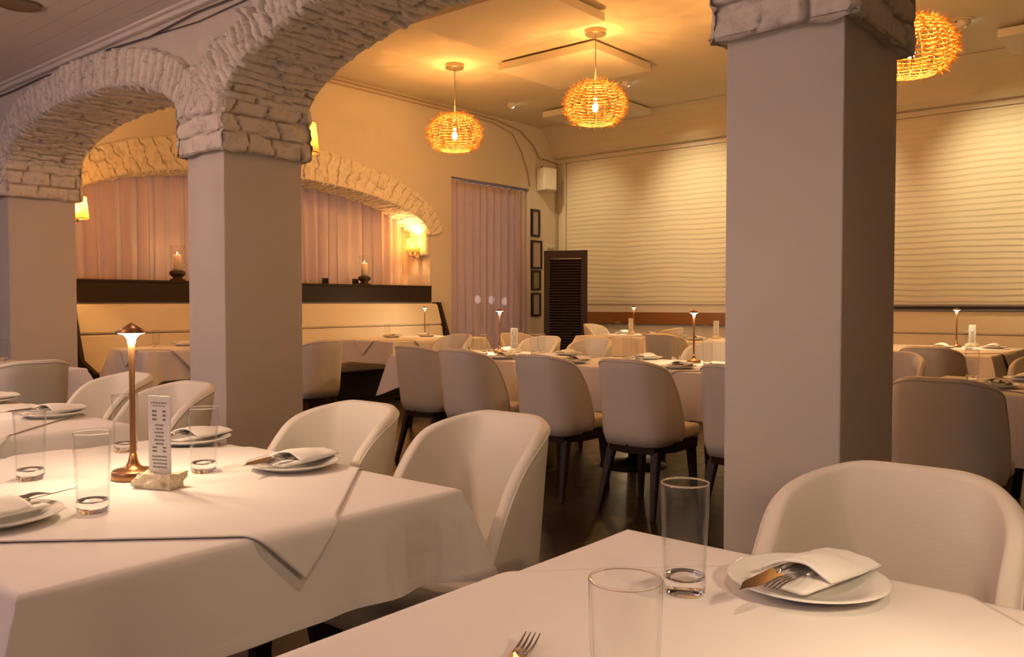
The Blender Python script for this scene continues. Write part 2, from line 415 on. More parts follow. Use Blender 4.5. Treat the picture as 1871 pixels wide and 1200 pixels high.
def arch_ring(to3d, A, w0, w1, seed, d_out=0.05, lo=0.02, vous=0.052, back=True, jg=0.3, two=0.5):
    """voussoir faces at depth w0 (front) and w1 (back) and the soffit between them. to3d(s, w, z)."""
    def curve(a, t):   # t 0 inner .. 1 outer
        h = A['hi'] + (A['ho'] - A['hi']) * t; r = A['ri'] + (A['ro'] - A['ri']) * t; z = A['zi'] + (A['zo'] - A['zi']) * t
        return A['c'] - h * math.cos(a), z + r * math.sin(a)
    sL = [0]; N = 400
    pr = curve(0, 0)
    for i in range(1, N + 1):
        q = curve(PI * i / N, 0); sL.append(sL[-1] + math.hypot(q[0] - pr[0], q[1] - pr[1])); pr = q
    tot = sL[-1]
    def ang(u):
        t = u * tot; lo_, hi_ = 0, N
        while hi_ - lo_ > 1:
            m_ = (lo_ + hi_) // 2
            if sL[m_] <= t: lo_ = m_
            else: hi_ = m_
        return PI * (lo_ + (t - sL[lo_]) / max(1e-9, sL[hi_] - sL[lo_])) / N
    nu = int(tot / 0.0095)
    def face(w, sgn, sd):
        def qof(a, v):
            y, z = curve(a, v); return (y - A['c']) / (1 + 0.42 * (z - A['zi'])), y, z
        def P(u, v):
            a = ang(u)
            if v == 0:
                y, z = curve(a, 0); ny = math.cos(a) * A['ri']; nz = -math.sin(a) * A['hi']; L = math.hypot(ny, nz)
                return to3d(y + ny / L * lo, w + sgn * 0.03, z + nz / L * lo), 0.2
            q1, y1_, z1_ = qof(a, 1.0); c1 = math.floor(q1 / vous)
            jag = 1.0 - jg * 0.5 + jg * hsh(c1, sd)
            q0, y0_, z0_ = qof(a, v)
            q0 += 0.30 * vous * noise.noise(Vector((y0_ * 13, z0_ * 11, sd)))
            c0 = math.floor(q0 / vous); fu = q0 / vous - c0
            br = 0.3 + 0.45 * hsh(c0, sd + 5)
            dv = abs(v - br) * 0.25 if hsh(c0, sd + 9) > two else 1
            d = min(fu * vous, (1 - fu) * vous, dv)
            t = sm(d / 0.009); g = 1 - sm(d / 0.008)
            edge = sm((1 - v) / 0.07)
            h = 0.010 + d_out * t * (0.45 + 0.75 * hsh(c0, sd + 3)) + 0.014 * noise.noise(Vector((y0_ * 22, z0_ * 14, sd))) + 0.006 * noise.noise(Vector((y0_ * 60, z0_ * 40, sd)))
            h = h * edge - 0.02 * (1 - edge)
            y, z = curve(a, v * jag)
            return to3d(y, w + sgn * h, z), g * 0.8
        return stone_patch('', P, nu, 24, None, flip=(sgn > 0))
    def soff():
        nw = int((w1 - w0) / 0.02)
        def P(u, v):
            s = u * tot; ww = v * (w1 - w0)
            t, g, c, r = cell(ww, s, 0.22, 0.062, seed + 30, 0.010, 0.4)
            h = 0.024 * t * (0.3 + 0.9 * hsh(c, r, seed)) + 0.014 * noise.noise(Vector((s * 13, ww * 8, seed))) + 0.006 * noise.noise(Vector((s * 45, ww * 30, seed)))
            a = ang(u); y, z = curve(a, 0); ny = math.cos(a) * A['ri']; nz = -math.sin(a) * A['hi']
            L = math.hypot(ny, nz); ny /= L; nz /= L
            e = min(1, v / 0.03, (1 - v) / 0.03)
            wpos = w0 - 0.03 + v * (w1 - w0 + 0.06)
            return to3d(y + ny * (h * e + lo), wpos, z + nz * (h * e + lo)), g * 0.8
        return stone_patch('', P, nu, nw, None)
    out = [face(w0, -1, seed), soff()]
    if back: out.append(face(w1, 1, seed + 50))
    return out

for i, A in enumerate(ARCH):
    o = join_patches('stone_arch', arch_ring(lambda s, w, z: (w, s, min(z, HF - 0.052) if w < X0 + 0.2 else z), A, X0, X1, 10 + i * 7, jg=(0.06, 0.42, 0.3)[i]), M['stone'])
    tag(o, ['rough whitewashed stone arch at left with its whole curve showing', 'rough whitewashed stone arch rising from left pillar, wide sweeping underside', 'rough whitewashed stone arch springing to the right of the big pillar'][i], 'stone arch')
WA = dict(c=NC, hi=NH, zi=NZ, ri=NR, ho=2.82, zo=NZ + 0.06, ro=0.95)
def win3(s, w, z): return (s, w, z)
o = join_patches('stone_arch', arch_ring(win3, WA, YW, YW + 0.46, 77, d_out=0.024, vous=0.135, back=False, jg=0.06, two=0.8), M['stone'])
tag(o, 'shallow stone arch framing the curtained window niche behind the booths', 'stone arch')

# pillars with stone capitals
def capital(parent, x0, x1, y0, y1, z0, z1, seed):
    out = 0.055
    per = [(x0, y1), (x0, y0), (x1, y0), (x1, y1)]
    def side(p, q, nrm):
        L = math.hypot(q[0] - p[0], q[1] - p[1])
        def P(u, v):
            e0 = -0.0 ; s = -out + u * (L + 2 * out); z = z0 + v * (z1 - z0)
            t, g, c, r = cell(s + 3.3, z - z0, 0.24, 0.115, seed + nrm[0] * 3 + nrm[1] * 5, 0.014, 0.18)
            h = out * (0.55 + 0.45 * t * (0.5 + 0.8 * hsh(c, r, seed))) + 0.018 * noise.noise(Vector((s * 9, z * 12, seed))) + 0.008 * noise.noise(Vector((s * 40, z * 45, seed)))
            if v < 0.001: h = out * 0.75 + 0.02 * noise.noise(Vector((s * 9, 0, seed)))
            x = p[0] + (q[0] - p[0]) * s / L; y = p[1] + (q[1] - p[1]) * s / L
            cu = min(s + out, L + out - s)
            h2 = h - (0.02 * (1 - sm(cu / 0.03)))
            zz = z + (0.016 * noise.noise(Vector((s * 7, 5, seed))) if v < 0.001 else 0)
            return (x + nrm[0] * h2, y + nrm[1] * h2, zz), g * 0.8
        return stone_patch('', P, int(L / 0.014), int((z1 - z0) / 0.014), None)
    lst = [side(per[0], per[1], (-1, 0)), side(per[1], per[2], (0, -1)), side(per[2], per[3], (1, 0)), side(per[3], per[0], (0, 1))]
    b = out * 0.95
    lst.append(([(x0 - b, y0 - b, z0 + 0.012), (x1 + b, y0 - b, z0 + 0.012), (x1 + b, y1 + b, z0 + 0.012), (x0 - b, y1 + b, z0 + 0.012)], [(0, 3, 2, 1)], [0.3] * 4))
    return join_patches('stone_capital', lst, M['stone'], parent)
pl = ['broad plaster pillar at the far left edge under the first arch', 'plaster pillar left of centre with stone capital between two arches', 'large plaster pillar right of centre standing behind the nearest table', 'plaster pillar beyond the right edge under the arcade']
for i, (a, b) in enumerate(PIL[:3]):
    b2 = b if i else YW - 0.001
    t = thing('pillar', pl[i], 'pillar', ((X0 + X1) / 2, (a + b2) / 2, 0))
    cx, cy = (X0 + X1) / 2, (a + b2) / 2
    bm = bmesh.new(); box(bm, X0 - cx, X1 - cx, a - cy, b2 - cy, 0, 2.13, 0.006); bmk('shaft', bm, M['plaster'], t)
    c_ = capital(t, X0 - cx, X1 - cx, a - cy, b2 - cy, 2.10, 2.44, 5 + i * 3)
bm = bmesh.new(); box(bm, X0, X1, YR, PIL[3][1], 0, 2.13); struct(bmk('wall_arcade', bm, M['plaster']))

# ------------------------------------------------------------------ windows, curtains
def curtain(name, x0, x1, y, z0, ztop, folds, amp, m, label, parent=None, seed=0):
    n = int((x1 - x0) / 0.012); vs_, fs = [], []; nz = 16
    for i in range(n + 1):
        x = x0 + (x1 - x0) * i / n; zt = ztop(x) if callable(ztop) else ztop
        for j in range(nz + 1):
            v = j / nz; z = z0 + (zt - z0) * v
            ph = (x - x0) * folds * 2 * PI + 1.6 * noise.noise(Vector((x * 1.7, v * 0.4, seed)))
            a = amp * (0.65 + 0.6 * noise.noise(Vector((x * 2.3, 2, seed)))) * (0.8 + 0.3 * (1 - v))
            sp = math.sin(ph); vs_.append((x + 0.35 * a * math.sin(2 * ph), y + a * math.copysign(abs(sp) ** 0.7, sp) + 0.25 * a * math.sin(2.3 * ph + 1), z))
    for i in range(n):
        for j in range(nz): b = i * (nz + 1) + j; fs.append((b, b + nz + 1, b + nz + 2, b + 1))
    o = mk(name, vs_, fs, m, parent, smooth=True); tag(o, label, 'curtain'); return o
curtain('curtain', NX0 + 0.01, NX1 - 0.01, YW + 0.48, 1.435, lambda x: arch_z(x, NC, NH, NZ, NR) - 0.02, 5.2, 0.062, M['sheer'], 'sheer mauve pleated curtain filling the arched window behind the booths', seed=3)
curtain('curtain', 9.22, 11.05, YW + 0.06, 0.02, 3.04, 6.0, 0.048, M['sheer2'], 'sheer floor length curtain over the doorway beside the louvred screen', seed=8)
bm = bmesh.new(); tube(bm, [(9.2, YW + 0.04, 3.05), (11.07, YW + 0.04, 3.05)], 0.013)
tag(bmk('curtain_rod', bm, M['nickel'], smooth=True), 'thin metal curtain rod over the doorway', 'curtain rod')
# window_1 : glazing outside the niche
bm = bmesh.new()
box(bm, NX0, NX1, YW + 0.56, YW + 0.60, 1.43, 1.49); 
for xx in (NX0, NX1 - 0.06): box(bm, xx, xx + 0.06, YW + 0.56, YW + 0.60, 1.43, arch_z(xx + 0.03, NC, NH, NZ, NR) + 0.03)
wo = struct(bmk('window_1', bm, M['dwood']))
vs_ = [(NX0, YW + 0.58, 1.43), (NX1, YW + 0.58, 1.43)] + [(NC + NH * math.cos(PI * k / 24), YW + 0.58, NZ + NR * math.sin(PI * k / 24)) for k in range(25)]
mk('pane', vs_, [tuple(range(len(vs_)))], M['pane'], wo)
# door_1 : glazed door behind the sheer curtain
bm = bmesh.new()
for xa, xb in ((9.22, 9.30), (10.97, 11.05)): box(bm, xa, xb, YW + 0.14, YW + 0.19, 0.0, 3.05)
for za, zb in ((0.0, 0.12), (2.97, 3.05)): box(bm, 9.30, 10.97, YW + 0.14, YW + 0.19, za, zb)
dd = struct(bmk('door_1', bm, M['dwood']))
mk('pane', [(9.3, YW + 0.165, 0.25), (11, YW + 0.165, 0.25), (11, YW + 0.165, 3.0), (9.3, YW + 0.165, 3.0)], [(0, 1, 2, 3)], M['pane'], dd)
bm = bmesh.new(); box(bm, 10.0, 10.03, YW + 0.10, YW + 0.13, 0.95, 1.2, 0.006); bmk('handle', bm, M['nickel'], dd)
# street outside with lamps and lit shop strip seen as blurred glints through the curtain
bm = bmesh.new(); box(bm, 0, 18, YW + 3.01, YW + 12, -0.1, 0.0); struct(bmk('floor', bm, M['asphalt']))
for i, (x_, z_) in enumerate([(12.2, 1.25), (12.75, 1.22), (13.7, 1.24), (14.15, 1.23), (14.6, 1.20)]):
    t = thing('street_lamp', 'small glowing street light outside seen through the door curtain', 'street lamp', (x_, YW + 3.6, 0), 0, 'street lights outside the door')
    bm = bmesh.new(); tube(bm, [(0, 0, 0), (0, 0, z_ - 0.06)], 0.02); bmk('post', bm, M['iron'], t)
    bm = bmesh.new(); lathe(bm, [(0.01, z_ - 0.09), (0.07, z_ - 0.03), (0.07, z_ + 0.05), (0.02, z_ + 0.1)], 12); bmk('lamp_head', bm, M['street'], t)

# ------------------------------------------------------------------ booth ledge board and banquette at the window
t = thing('wall_ledge', 'dark wood ledge board above the booth seat carrying candles', 'ledge', (6.15, YW + 0.2, 1.19))
bm = bmesh.new(); box(bm, -2.62, 2.60, -0.235, -0.195, 0.0, 0.215, 0.003); bmk('front_board', bm, M['dwood'], t)
bm = bmesh.new(); box(bm, -2.525, 2.595, -0.245, 0.40, 0.216, 0.24, 0.004); bmk('shelf', bm, M['dwood'], t)
def banquette(name, label, L, top, seam, loc, rz, endp, seat_d=0.52):
    t = thing(name, label, 'banquette', loc, rz)      # local: runs along x, faces -y, back at y=0
    bm = bmesh.new()
    for za, zb, ya, yb in ((seam + 0.004, top, -0.16, -0.06), (0.47, seam - 0.004, -0.22, -0.16)):
        v = []
        prism(bm, [(-L / 2, ya - 0.06, za), (L / 2, ya - 0.06, za), (L / 2, -0.01, za), (-L / 2, -0.01, za)], [(-L / 2, yb - 0.06, zb), (L / 2, yb - 0.06, zb), (L / 2, -0.01, zb), (-L / 2, -0.01, zb)])
    bmesh.ops.bevel(bm, geom=list(bm.edges), offset=0.018, segments=3, affect='EDGES'); bmk('backrest', bm, M['banq'], t, smooth=False)
    bm = bmesh.new(); box(bm, -L / 2, L / 2, -seat_d - 0.14, -0.24, 0.33, 0.47, 0.03); bmk('seat', bm, M['banq'], t, smooth=False)
    bm = bmesh.new(); box(bm, -L / 2, L / 2, -seat_d - 0.08, -0.06, 0.0, 0.325); bmk('plinth', bm, M['dwood'], t)
    if endp:
        for s in (-1, 1):
            bm = bmesh.new(); x_ = s * (L / 2 + 0.025)
            pts = [(-seat_d - 0.16, 0), (-0.0, 0), (-0.0, top + 0.02), (-0.14, top + 0.02), (-0.36, 0.62), (-seat_d - 0.16, 0.50)]
            prism(bm, [(x_ - 0.02, p[0], p[1]) for p in pts], [(x_ + 0.02, p[0], p[1]) for p in pts]); bmk('end_panel', bm, M['dwood'], t)
    return t
banquette('banquette', 'long ivory upholstered banquette under the dark ledge by the window', 5.10, 1.17, 0.865, (6.20, YW - 0.045, 0), 0, True)
banquette('banquette', 'ivory upholstered banquette along the rippled wall right of the big pillar', 7.5, 1.09, 0.79, (XT - 0.03, 0.38, 0), -PI / 2, False)
bm = bmesh.new(); box(bm, XT - 0.22, XT - 0.03, -3.4, 4.13, 1.10, 1.14, 0.004)
tag(bmk('wood_rail', bm, M['dwood']), 'dark wood cap rail on top of the right hand banquette', 'rail')

# ================================================================== LAMPS
def sconce(loc, rz, label, power=P_SCONCE, col=COL_SCONCE):
    t = thing('wall_sconce', label, 'wall lamp', loc, rz)       # local: wall at x=0, shade out along +x
    bm = bmesh.new(); box(bm, 0.0, 0.02, -0.035, 0.035, -0.16, 0.02, 0.005); bmk('backplate', bm, M['nickel'], t)
    bm = bmesh.new(); tube(bm, [(0.015, 0, -0.12), (0.05, 0, -0.135), (0.10, 0, -0.12), (0.115, 0, -0.07)], 0.008); lathe(bm, [(0.02, -0.08), (0.014, -0.05), (0.014, -0.01)], 12, cx=0.115); bmk('arm', bm, M['nickel'], t, smooth=True)
    vs_, fs = [], []; n = 96
    for i in range(n):
        a = 2 * PI * i / n; k = 1 + (0.02 if i % 2 else -0.02)
        vs_ += [(0.125 + 0.092 * k * math.cos(a), 0.105 * k * math.sin(a), -0.055), (0.125 + 0.070 * k * math.cos(a), 0.080 * k * math.sin(a), 0.155)]
    for i in range(n): a = 2 * i; b = 2 * ((i + 1) % n); fs.append((a, b, b + 1, a + 1))
    sh = mk('lamp_shade', vs_, fs, M['shade'], t)
    for (rx, ry, z) in ((0.092, 0.105, -0.055), (0.070, 0.080, 0.155)):
        bm = bmesh.new()
        tube(bm, [(0.125 + rx * 1.02 * math.cos(2 * PI * k / 40), ry * 1.02 * math.sin(2 * PI * k / 40), z) for k in range(41)], 0.0035, 6, caps=False)
        bmk('shade_trim', bm, M['copper'], sh, smooth=True)
    bm = bmesh.new(); bmesh.ops.create_uvsphere(bm, u_segments=14, v_segments=10, radius=0.026, matrix=Matrix.Translation((0.118, 0, 0.03)) @ Matrix.Diagonal((1, 1, 1.3, 1))); bmk('bulb', bm, M['bulb_s'], t, smooth=True)
    add_light('sconce_light', 'POINT', (0.118, 0, 0.075), power, col, t, 0.03)
    return t
sconce((X1 + 0.085, 4.90, 2.27), 0, 'pleated amber wall sconce on the back of the left pillar capital, highest one')
sconce((X1 + 0.001, 8.32, 2.03), 0, 'pleated amber wall sconce at far left beside the window curtain', 34.0)
sconce((NX1 - 0.04, YW + 0.2, 1.98), PI, 'pleated amber wall sconce inside the right end of the window niche')
# stone block under the niche sconce
def blk(loc, sx, sy, sz, seed, label):
    bm = bmesh.new(); bmesh.ops.create_cube(bm, size=1)
    bmesh.ops.subdivide_edges(bm, edges=list(bm.edges), cuts=8, use_grid_fill=True)
    for v in bm.verts:
        n_ = v.co.copy(); p = Vector((v.co.x * sx, v.co.y * sy, v.co.z * sz))
        v.co = p + n_.normalized() * 0.012 * noise.noise(p * 25 + Vector((seed, 0, 0)))
    o = bmk('stone_block', bm, M['stone'], smooth=True, loc=loc); tag(o, label, 'stone'); return o
blk((NX1 - 0.02, YW + 0.21, 2.08), 0.05, 0.40, 0.42, 4, 'rough stone springer block behind the niche sconce at the window')

def pendant(loc, zceil, label, R=0.33, H=0.245, power=P_PEND, col=COL_PEND):
    t = thing('pendant_lamp', label, 'pendant lamp', (loc[0], loc[1], zceil))
    zc = loc[2] - zceil
    bm = bmesh.new(); lathe(bm, [(0.0001, 0.0), (0.115, 0.0), (0.115, -0.045), (0.105, -0.055), (0.0001, -0.055)], 32, False, False); bmk('canopy', bm, M['nickel'], t, smooth=False)
    bm = bmesh.new(); tube(bm, [(0, 0, -0.05), (0, 0, zc + 0.08)], 0.006); lathe(bm, [(0.018, zc + 0.02), (0.022, zc + 0.10), (0.008, zc + 0.12)], 12); bmk('cord', bm, M['cable'], t, smooth=True)
    rnd = random.Random(int(loc[1] * 10))
    bm = bmesh.new()
    def sp(th, ph, k=1.0):   # th from top
        return Vector((R * k * math.sin(th) * math.cos(ph), R * k * math.sin(th) * math.sin(ph), zc + H * k * math.cos(th)))
    t0, t1 = 0.33, PI - 0.62
    for k in range(22):
        ph = 2 * PI * k / 22
        tube(bm, [sp(t0 + (t1 - t0) * j / 14, ph) for j in range(15)], 0.0035, 4, caps=False)
    for k in range(17):
        th = t0 + (t1 - t0) * k / 16
        tube(bm, [sp(th + 0.02 * math.sin(5 * j + k), 2 * PI * j / 44, 1.0 + 0.012 * ((j + k) % 2)) for j in range(45)], 0.0050, 4, caps=False)
    bk = bmk('rattan_basket', bm, M['straw'], t, smooth=True)
    bm = bmesh.new()
    for k in range(1500):
        th = math.acos(1 - 2 * rnd.random()); 
        if th < 0.28 or th > PI - 0.58: continue
        ph = rnd.random() * 2 * PI; p = sp(th, ph, 0.99)
        n_ = (p - Vector((0, 0, zc))).normalized() + Vector((rnd.uniform(-1, 1), rnd.uniform(-1, 1), rnd.uniform(-1, 1))) * 0.55
        L = rnd.uniform(0.03, 0.075) * (1.7 if rnd.random() < 0.03 else 1)
        q = p + n_.normalized() * L; s = n_.cross(Vector((0.3, 0.2, 1))).normalized() * 0.0036; u_ = s.cross(n_).normalized() * 0.0036
        a = [bm.verts.new(p + s), bm.verts.new(p - s * 0.5 + u_), bm.verts.new(p - s * 0.5 - u_)]; e = bm.verts.new(q)
        bm.faces.new(a)
        for i in range(3): bm.faces.new((a[i], a[(i + 1) % 3], e))
    sp_ = bmk('spikes', bm, M['straw'], bk); sp_['kind'] = 'stuff'
    bm = bmesh.new(); bmesh.ops.create_uvsphere(bm, u_segments=16, v_segments=10, radius=0.033, matrix=Matrix.Translation((0, 0, zc - 0.03)) @ Matrix.Diagonal((1, 1, 1.5, 1))); bmk('bulb', bm, M['bulb'], t, smooth=True)
    add_light('pendant_light', 'POINT', (0, 0, zc + 0.03), power, col, t, 0.045)
    return t
pendant((7.64, 7.41, 3.28), HC, 'spiky round rattan pendant lamp, leftmost, glowing before the door wall')
pendant((7.67, 5.32, 3.33), HC, 'spiky round rattan pendant lamp hanging second from left, larger in view')
pendant((7.20, 1.98, 3.19), HC, 'spiky round rattan pendant lamp half hidden behind the right pillar')
pendant((7.60, 3.17, 3.30), HC, 'spiky round rattan pendant lamp concealed behind the big pillar')

for x_, y_, l_ in ((-0.9, 2.4, 'nearer'), (0.45, 5.2, 'farther')):  # unseen pendants, added to brighten the arcade fronts and planked ceiling
    pendant((x_, y_, 2.46), HF, 'added unseen rattan pendant lamp lighting the front room behind the viewer, ' + l_, power=60, col=(1.0, 0.66, 0.54))

def eyeball(loc, target, label, power=P_WASH):
    t = thing('ceiling_spotlight', label, 'ceiling spotlight', loc)
    bm = bmesh.new(); lathe(bm, [(0.07, -0.001), (0.105, -0.001), (0.105, -0.010), (0.072, -0.014)], 28, closed=True); bmk('trim_ring', bm, M['white_plastic'], t, smooth=True)
    d = (Vector(target) - Vector(loc)).normalized(); q = d.to_track_quat('-Z', 'Y').to_matrix().to_4x4()
    bm = bmesh.new(); lathe(bm, [(0.045, 0.03), (0.062, -0.02), (0.062, -0.055), (0.055, -0.055), (0.050, -0.035)], 24, True, False); bmesh.ops.transform(bm, matrix=q, verts=bm.verts); h = bmk('lamp_head', bm, M['white_plastic'], t, smooth=True)
    bm = bmesh.new(); lathe(bm, [(0.0001, -0.088), (0.022, -0.083), (0.040, -0.068), (0.050, -0.050)], 24, False, False); bmesh.ops.transform(bm, matrix=q, verts=bm.verts); bmk('lens', bm, M['spotglow'], h)
    o = add_light('spot_beam', 'SPOT', d * 0.10, power, COL_WASH, t, 0.03, target=d, angle=58, blend=1.0)
    return t
eyeball((9.63, 8.20, HC), (XT, 8.3, 2.3), 'small tilted ceiling spotlight between the two visible pendants', 60)
eyeball((9.67, 6.22, HC), (XT, 6.25, 2.55), 'small tilted ceiling spotlight right of the second pendant')
eyeball((9.75, 4.30, HC), (XT, 4.3, 2.55), 'small tilted ceiling spotlight hidden behind the big pillar')
eyeball((9.85, 2.20, HC), (XT, 2.1, 2.55), 'small tilted ceiling spotlight at right, beside the half hidden pendant')
eyeball((9.85, 0.20, HC), (XT, 0.6, 2.3), 'small tilted ceiling spotlight beyond the right edge of view')

def downlight(loc, label, power=P_DOWN):
    t = thing('recessed_downlight', label, 'ceiling light', loc)
    bm = bmesh.new(); lathe(bm, [(0.105, -0.001), (0.135, -0.001), (0.133, -0.010), (0.108, -0.012)], 36, closed=True); bmk('trim_ring', bm, M['bronze_can'], t, smooth=True)
    bm = bmesh.new(); lathe(bm, [(0.0001, -0.003), (0.07, -0.0035), (0.107, -0.009)], 36, False, False); bmk('reflector', bm, M['bronze_can'], t, smooth=True)
    add_light('downlight_beam', 'SPOT', (0, 0, -0.03), power, COL_DOWN, t, 0.06, target=(0, 0, -1), angle=120, blend=1.0)
    return t
downlight((2.10, 5.82, HF), 'round bronze recessed downlight in the planked ceiling at top left', 14)
downlight((1.55, 2.35, HF), 'round bronze recessed downlight above the front left table', 20)
downlight((1.35, 0.10, HF), 'round bronze recessed downlight above the nearest table', 24)

# ceiling acoustic panels
for i, (xa, xb, ya, yb) in enumerate([(6.0, 7.2, 4.88, 6.46), (7.88, 9.08, 5.48, 6.90), (10.3, 11.2, 6.75, 8.12), (10.35, 11.2, 0.4, 1.98)]):
    bm = bmesh.new(); box(bm, xa, xb, ya, yb, HC - 0.116, HC - 0.026, 0.004)
    for px in (xa + 0.2, xb - 0.2): box(bm, px, px + 0.06, ya + 0.2, yb - 0.2, HC - 0.026, HC - 0.001)
    tag(bmk('acoustic_panel', bm, M['panel']), ['flat cream acoustic ceiling panel nearest, cut by top of picture', 'flat cream acoustic ceiling panel behind the second pendant cord', 'flat cream acoustic ceiling panel farthest back by the corner', 'flat cream acoustic ceiling panel at the right edge by the spotlight'][i], 'ceiling panel')

# cables
def cable(pts, r, m, label, name='cable'):
    bm = bmesh.new(); tube(bm, pts, r, 8); tag(bmk(name, bm, m, smooth=True), label, 'cable')
cable([(X1 + 0.02, YW - 0.02, 4.09), (8, YW - 0.02, 4.09), (10.2, YW - 0.02, 4.08), (10.8, YW - 0.02, 4.0), (11.15, YW - 0.02, 3.80), (11.3, YW - 0.02, 3.62), (11.55, YW - 0.02, 3.6), (XT - 0.06, YW - 0.02, 3.58)], 0.014, M['cable'], 'upper painted cable running along the top of the window wall')
cable([(X1 + 0.02, YW - 0.015, 4.04), (8, YW - 0.015, 4.04), (10.1, YW - 0.015, 4.03), (10.6, YW - 0.015, 3.93), (10.85, YW - 0.015, 3.65), (11.0, YW - 0.015, 3.35), (11.05, YW - 0.015, 3.12)], 0.010, M['cable'], 'lower painted cable bending down to the white speaker')
cable([(XT - 0.07, YW - 0.02, 3.58), (XT - 0.07, YW - 0.02, 0.05)], 0.012, M['cable'], 'vertical cable running down the room corner')
cable([(X0 - 0.02, 2.5 + k * 0.6, HF - 0.075 - 0.012 * (k % 2) - (0.02 if k == 5 else 0)) for k in range(11)], 0.006, M['dcable'], 'thin dark cable sagging below the planked ceiling edge')
cable([(X0 - 0.012, 2.5 + k * 0.6, HF - 0.10 - 0.016 * ((k + 1) % 3)) for k in range(6)], 0.004, M['dcable'], 'second thin dark wire looping under the ceiling trim')

# speaker, frames, certificate, screen
t = thing('wall_speaker', 'small white wall speaker mounted high in the room corner', 'speaker', (11.38, YW - 0.01, 3.25), -0.25)
bm = bmesh.new(); box(bm, -0.14, 0.14, -0.24, -0.04, -0.19, 0.19, 0.02); bmk('cabinet', bm, M['white_plastic'], t, smooth=False)
bm = bmesh.new(); box(bm, -0.12, 0.12, -0.25, -0.24, -0.17, 0.17, 0.003); bmk('grille', bm, M['paper'], t)
bm = bmesh.new(); tube(bm, [(0, -0.04, 0.12), (0.03, 0.0, 0.2), (0, 0.0, 0.24)], 0.012); bmk('bracket', bm, M['iron'], t)
for i, (xc, zc, w_, h_, pm, lab) in enumerate([
    (11.20, 2.52, 0.22, 0.46, 'photo', 'narrow black framed print, topmost of the column beside the door curtain'),
    (11.23, 1.99, 0.28, 0.48, 'photo', 'black framed print second from top beside the door curtain'),
    (11.22, 1.56, 0.24, 0.34, 'photog', 'small framed greenish print in the middle of the column by the curtain'),
    (11.22, 1.15, 0.24, 0.40, 'photo', 'lowest black framed print in the column beside the door curtain')]):
    t = thing('picture_frame', lab, 'picture frame', (xc, YW, zc), 0)
    bm = bmesh.new(); f = 0.035
    for q in ((-w_ / 2, w_ / 2, h_ / 2 - f, h_ / 2), (-w_ / 2, w_ / 2, -h_ / 2, -h_ / 2 + f), (-w_ / 2, -w_ / 2 + f, -h_ / 2 + f, h_ / 2 - f), (w_ / 2 - f, w_ / 2, -h_ / 2 + f, h_ / 2 - f)):
        box(bm, q[0], q[1], -0.035, -0.001, q[2], q[3])
    bmk('frame', bm, M['blk'], t)
    bm = bmesh.new(); box(bm, -w_ / 2 + f, w_ / 2 - f, -0.02, -0.004, -h_ / 2 + f, h_ / 2 - f); bmk('print', bm, M[pm], t)
t = thing('certificate', 'small pale certificate in white border above the louvred screen', 'certificate', (11.62, YW - 0.001, 1.99), 0)
bm = bmesh.new(); box(bm, -0.13, 0.13, -0.012, 0, -0.19, 0.19); bmk('mount', bm, M['paper'], t)
bm = bmesh.new(); box(bm, -0.10, 0.10, -0.015, -0.012, -0.15, 0.14); bmk('sheet', bm, mat('certificate_green', (0.42, 0.42, 0.30), 0.6), t)
bm = bmesh.new()
for k in range(9): box(bm, -0.08 + 0.01 * (k % 3), 0.08 - 0.012 * (k % 2), -0.0165, -0.015, 0.10 - k * 0.026, 0.107 - k * 0.026)
bmk('lettering', bm, M['ink'], t)

# louvred screen standing in the corner, hinged two leaves
t = thing('louvred_screen', 'tall dark wooden louvred screen standing in the far corner', 'screen', (10.45, 7.85, 0))
def leaf(px, py, qx, qy, nm, z1=1.98):
    d = Vector((qx - px, qy - py, 0)); L = d.length; d.normalize(); n_ = Vector((-d.y, d.x, 0))
    bm = bmesh.new()
    def bx(u0, u1, za, zb, th=0.02):
        a = [Vector((px, py, 0)) + d * u + n_ * s for u, s in ((u0, -th), (u1, -th), (u1, th), (u0, th))]
        prism(bm, [(p.x, p.y, za) for p in a], [(p.x, p.y, zb) for p in a])
    bx(0, 0.09, 0.02, z1); bx(L - 0.09, L, 0.02, z1); bx(0.09, L - 0.09, z1 - 0.12, z1 - 0.001); bx(0.09, L - 0.09, 0.02, 0.16)
    o = bmk(nm, bm, M['dwoodz'], t)
    bm = bmesh.new(); z = 0.17
    while z < z1 - 0.13:
        a = [Vector((px, py, 0)) + d * u + n_ * s for u, s in ((0.09, -0.018), (L - 0.09, -0.018), (L - 0.09, 0.012), (0.09, 0.012))]
        prism(bm, [(a[0].x, a[0].y, z + 0.030), (a[1].x, a[1].y, z + 0.030), (a[2].x, a[2].y, z), (a[3].x, a[3].y, z)], [(a[0].x, a[0].y, z + 0.042), (a[1].x, a[1].y, z + 0.042), (a[2].x, a[2].y, z + 0.012), (a[3].x, a[3].y, z + 0.012)])
        z += 0.042
    bmk('louvres', bm, M['dwoodz'], o)
leaf(-0.13, 0.25, 0.15, -0.36, 'leaf')

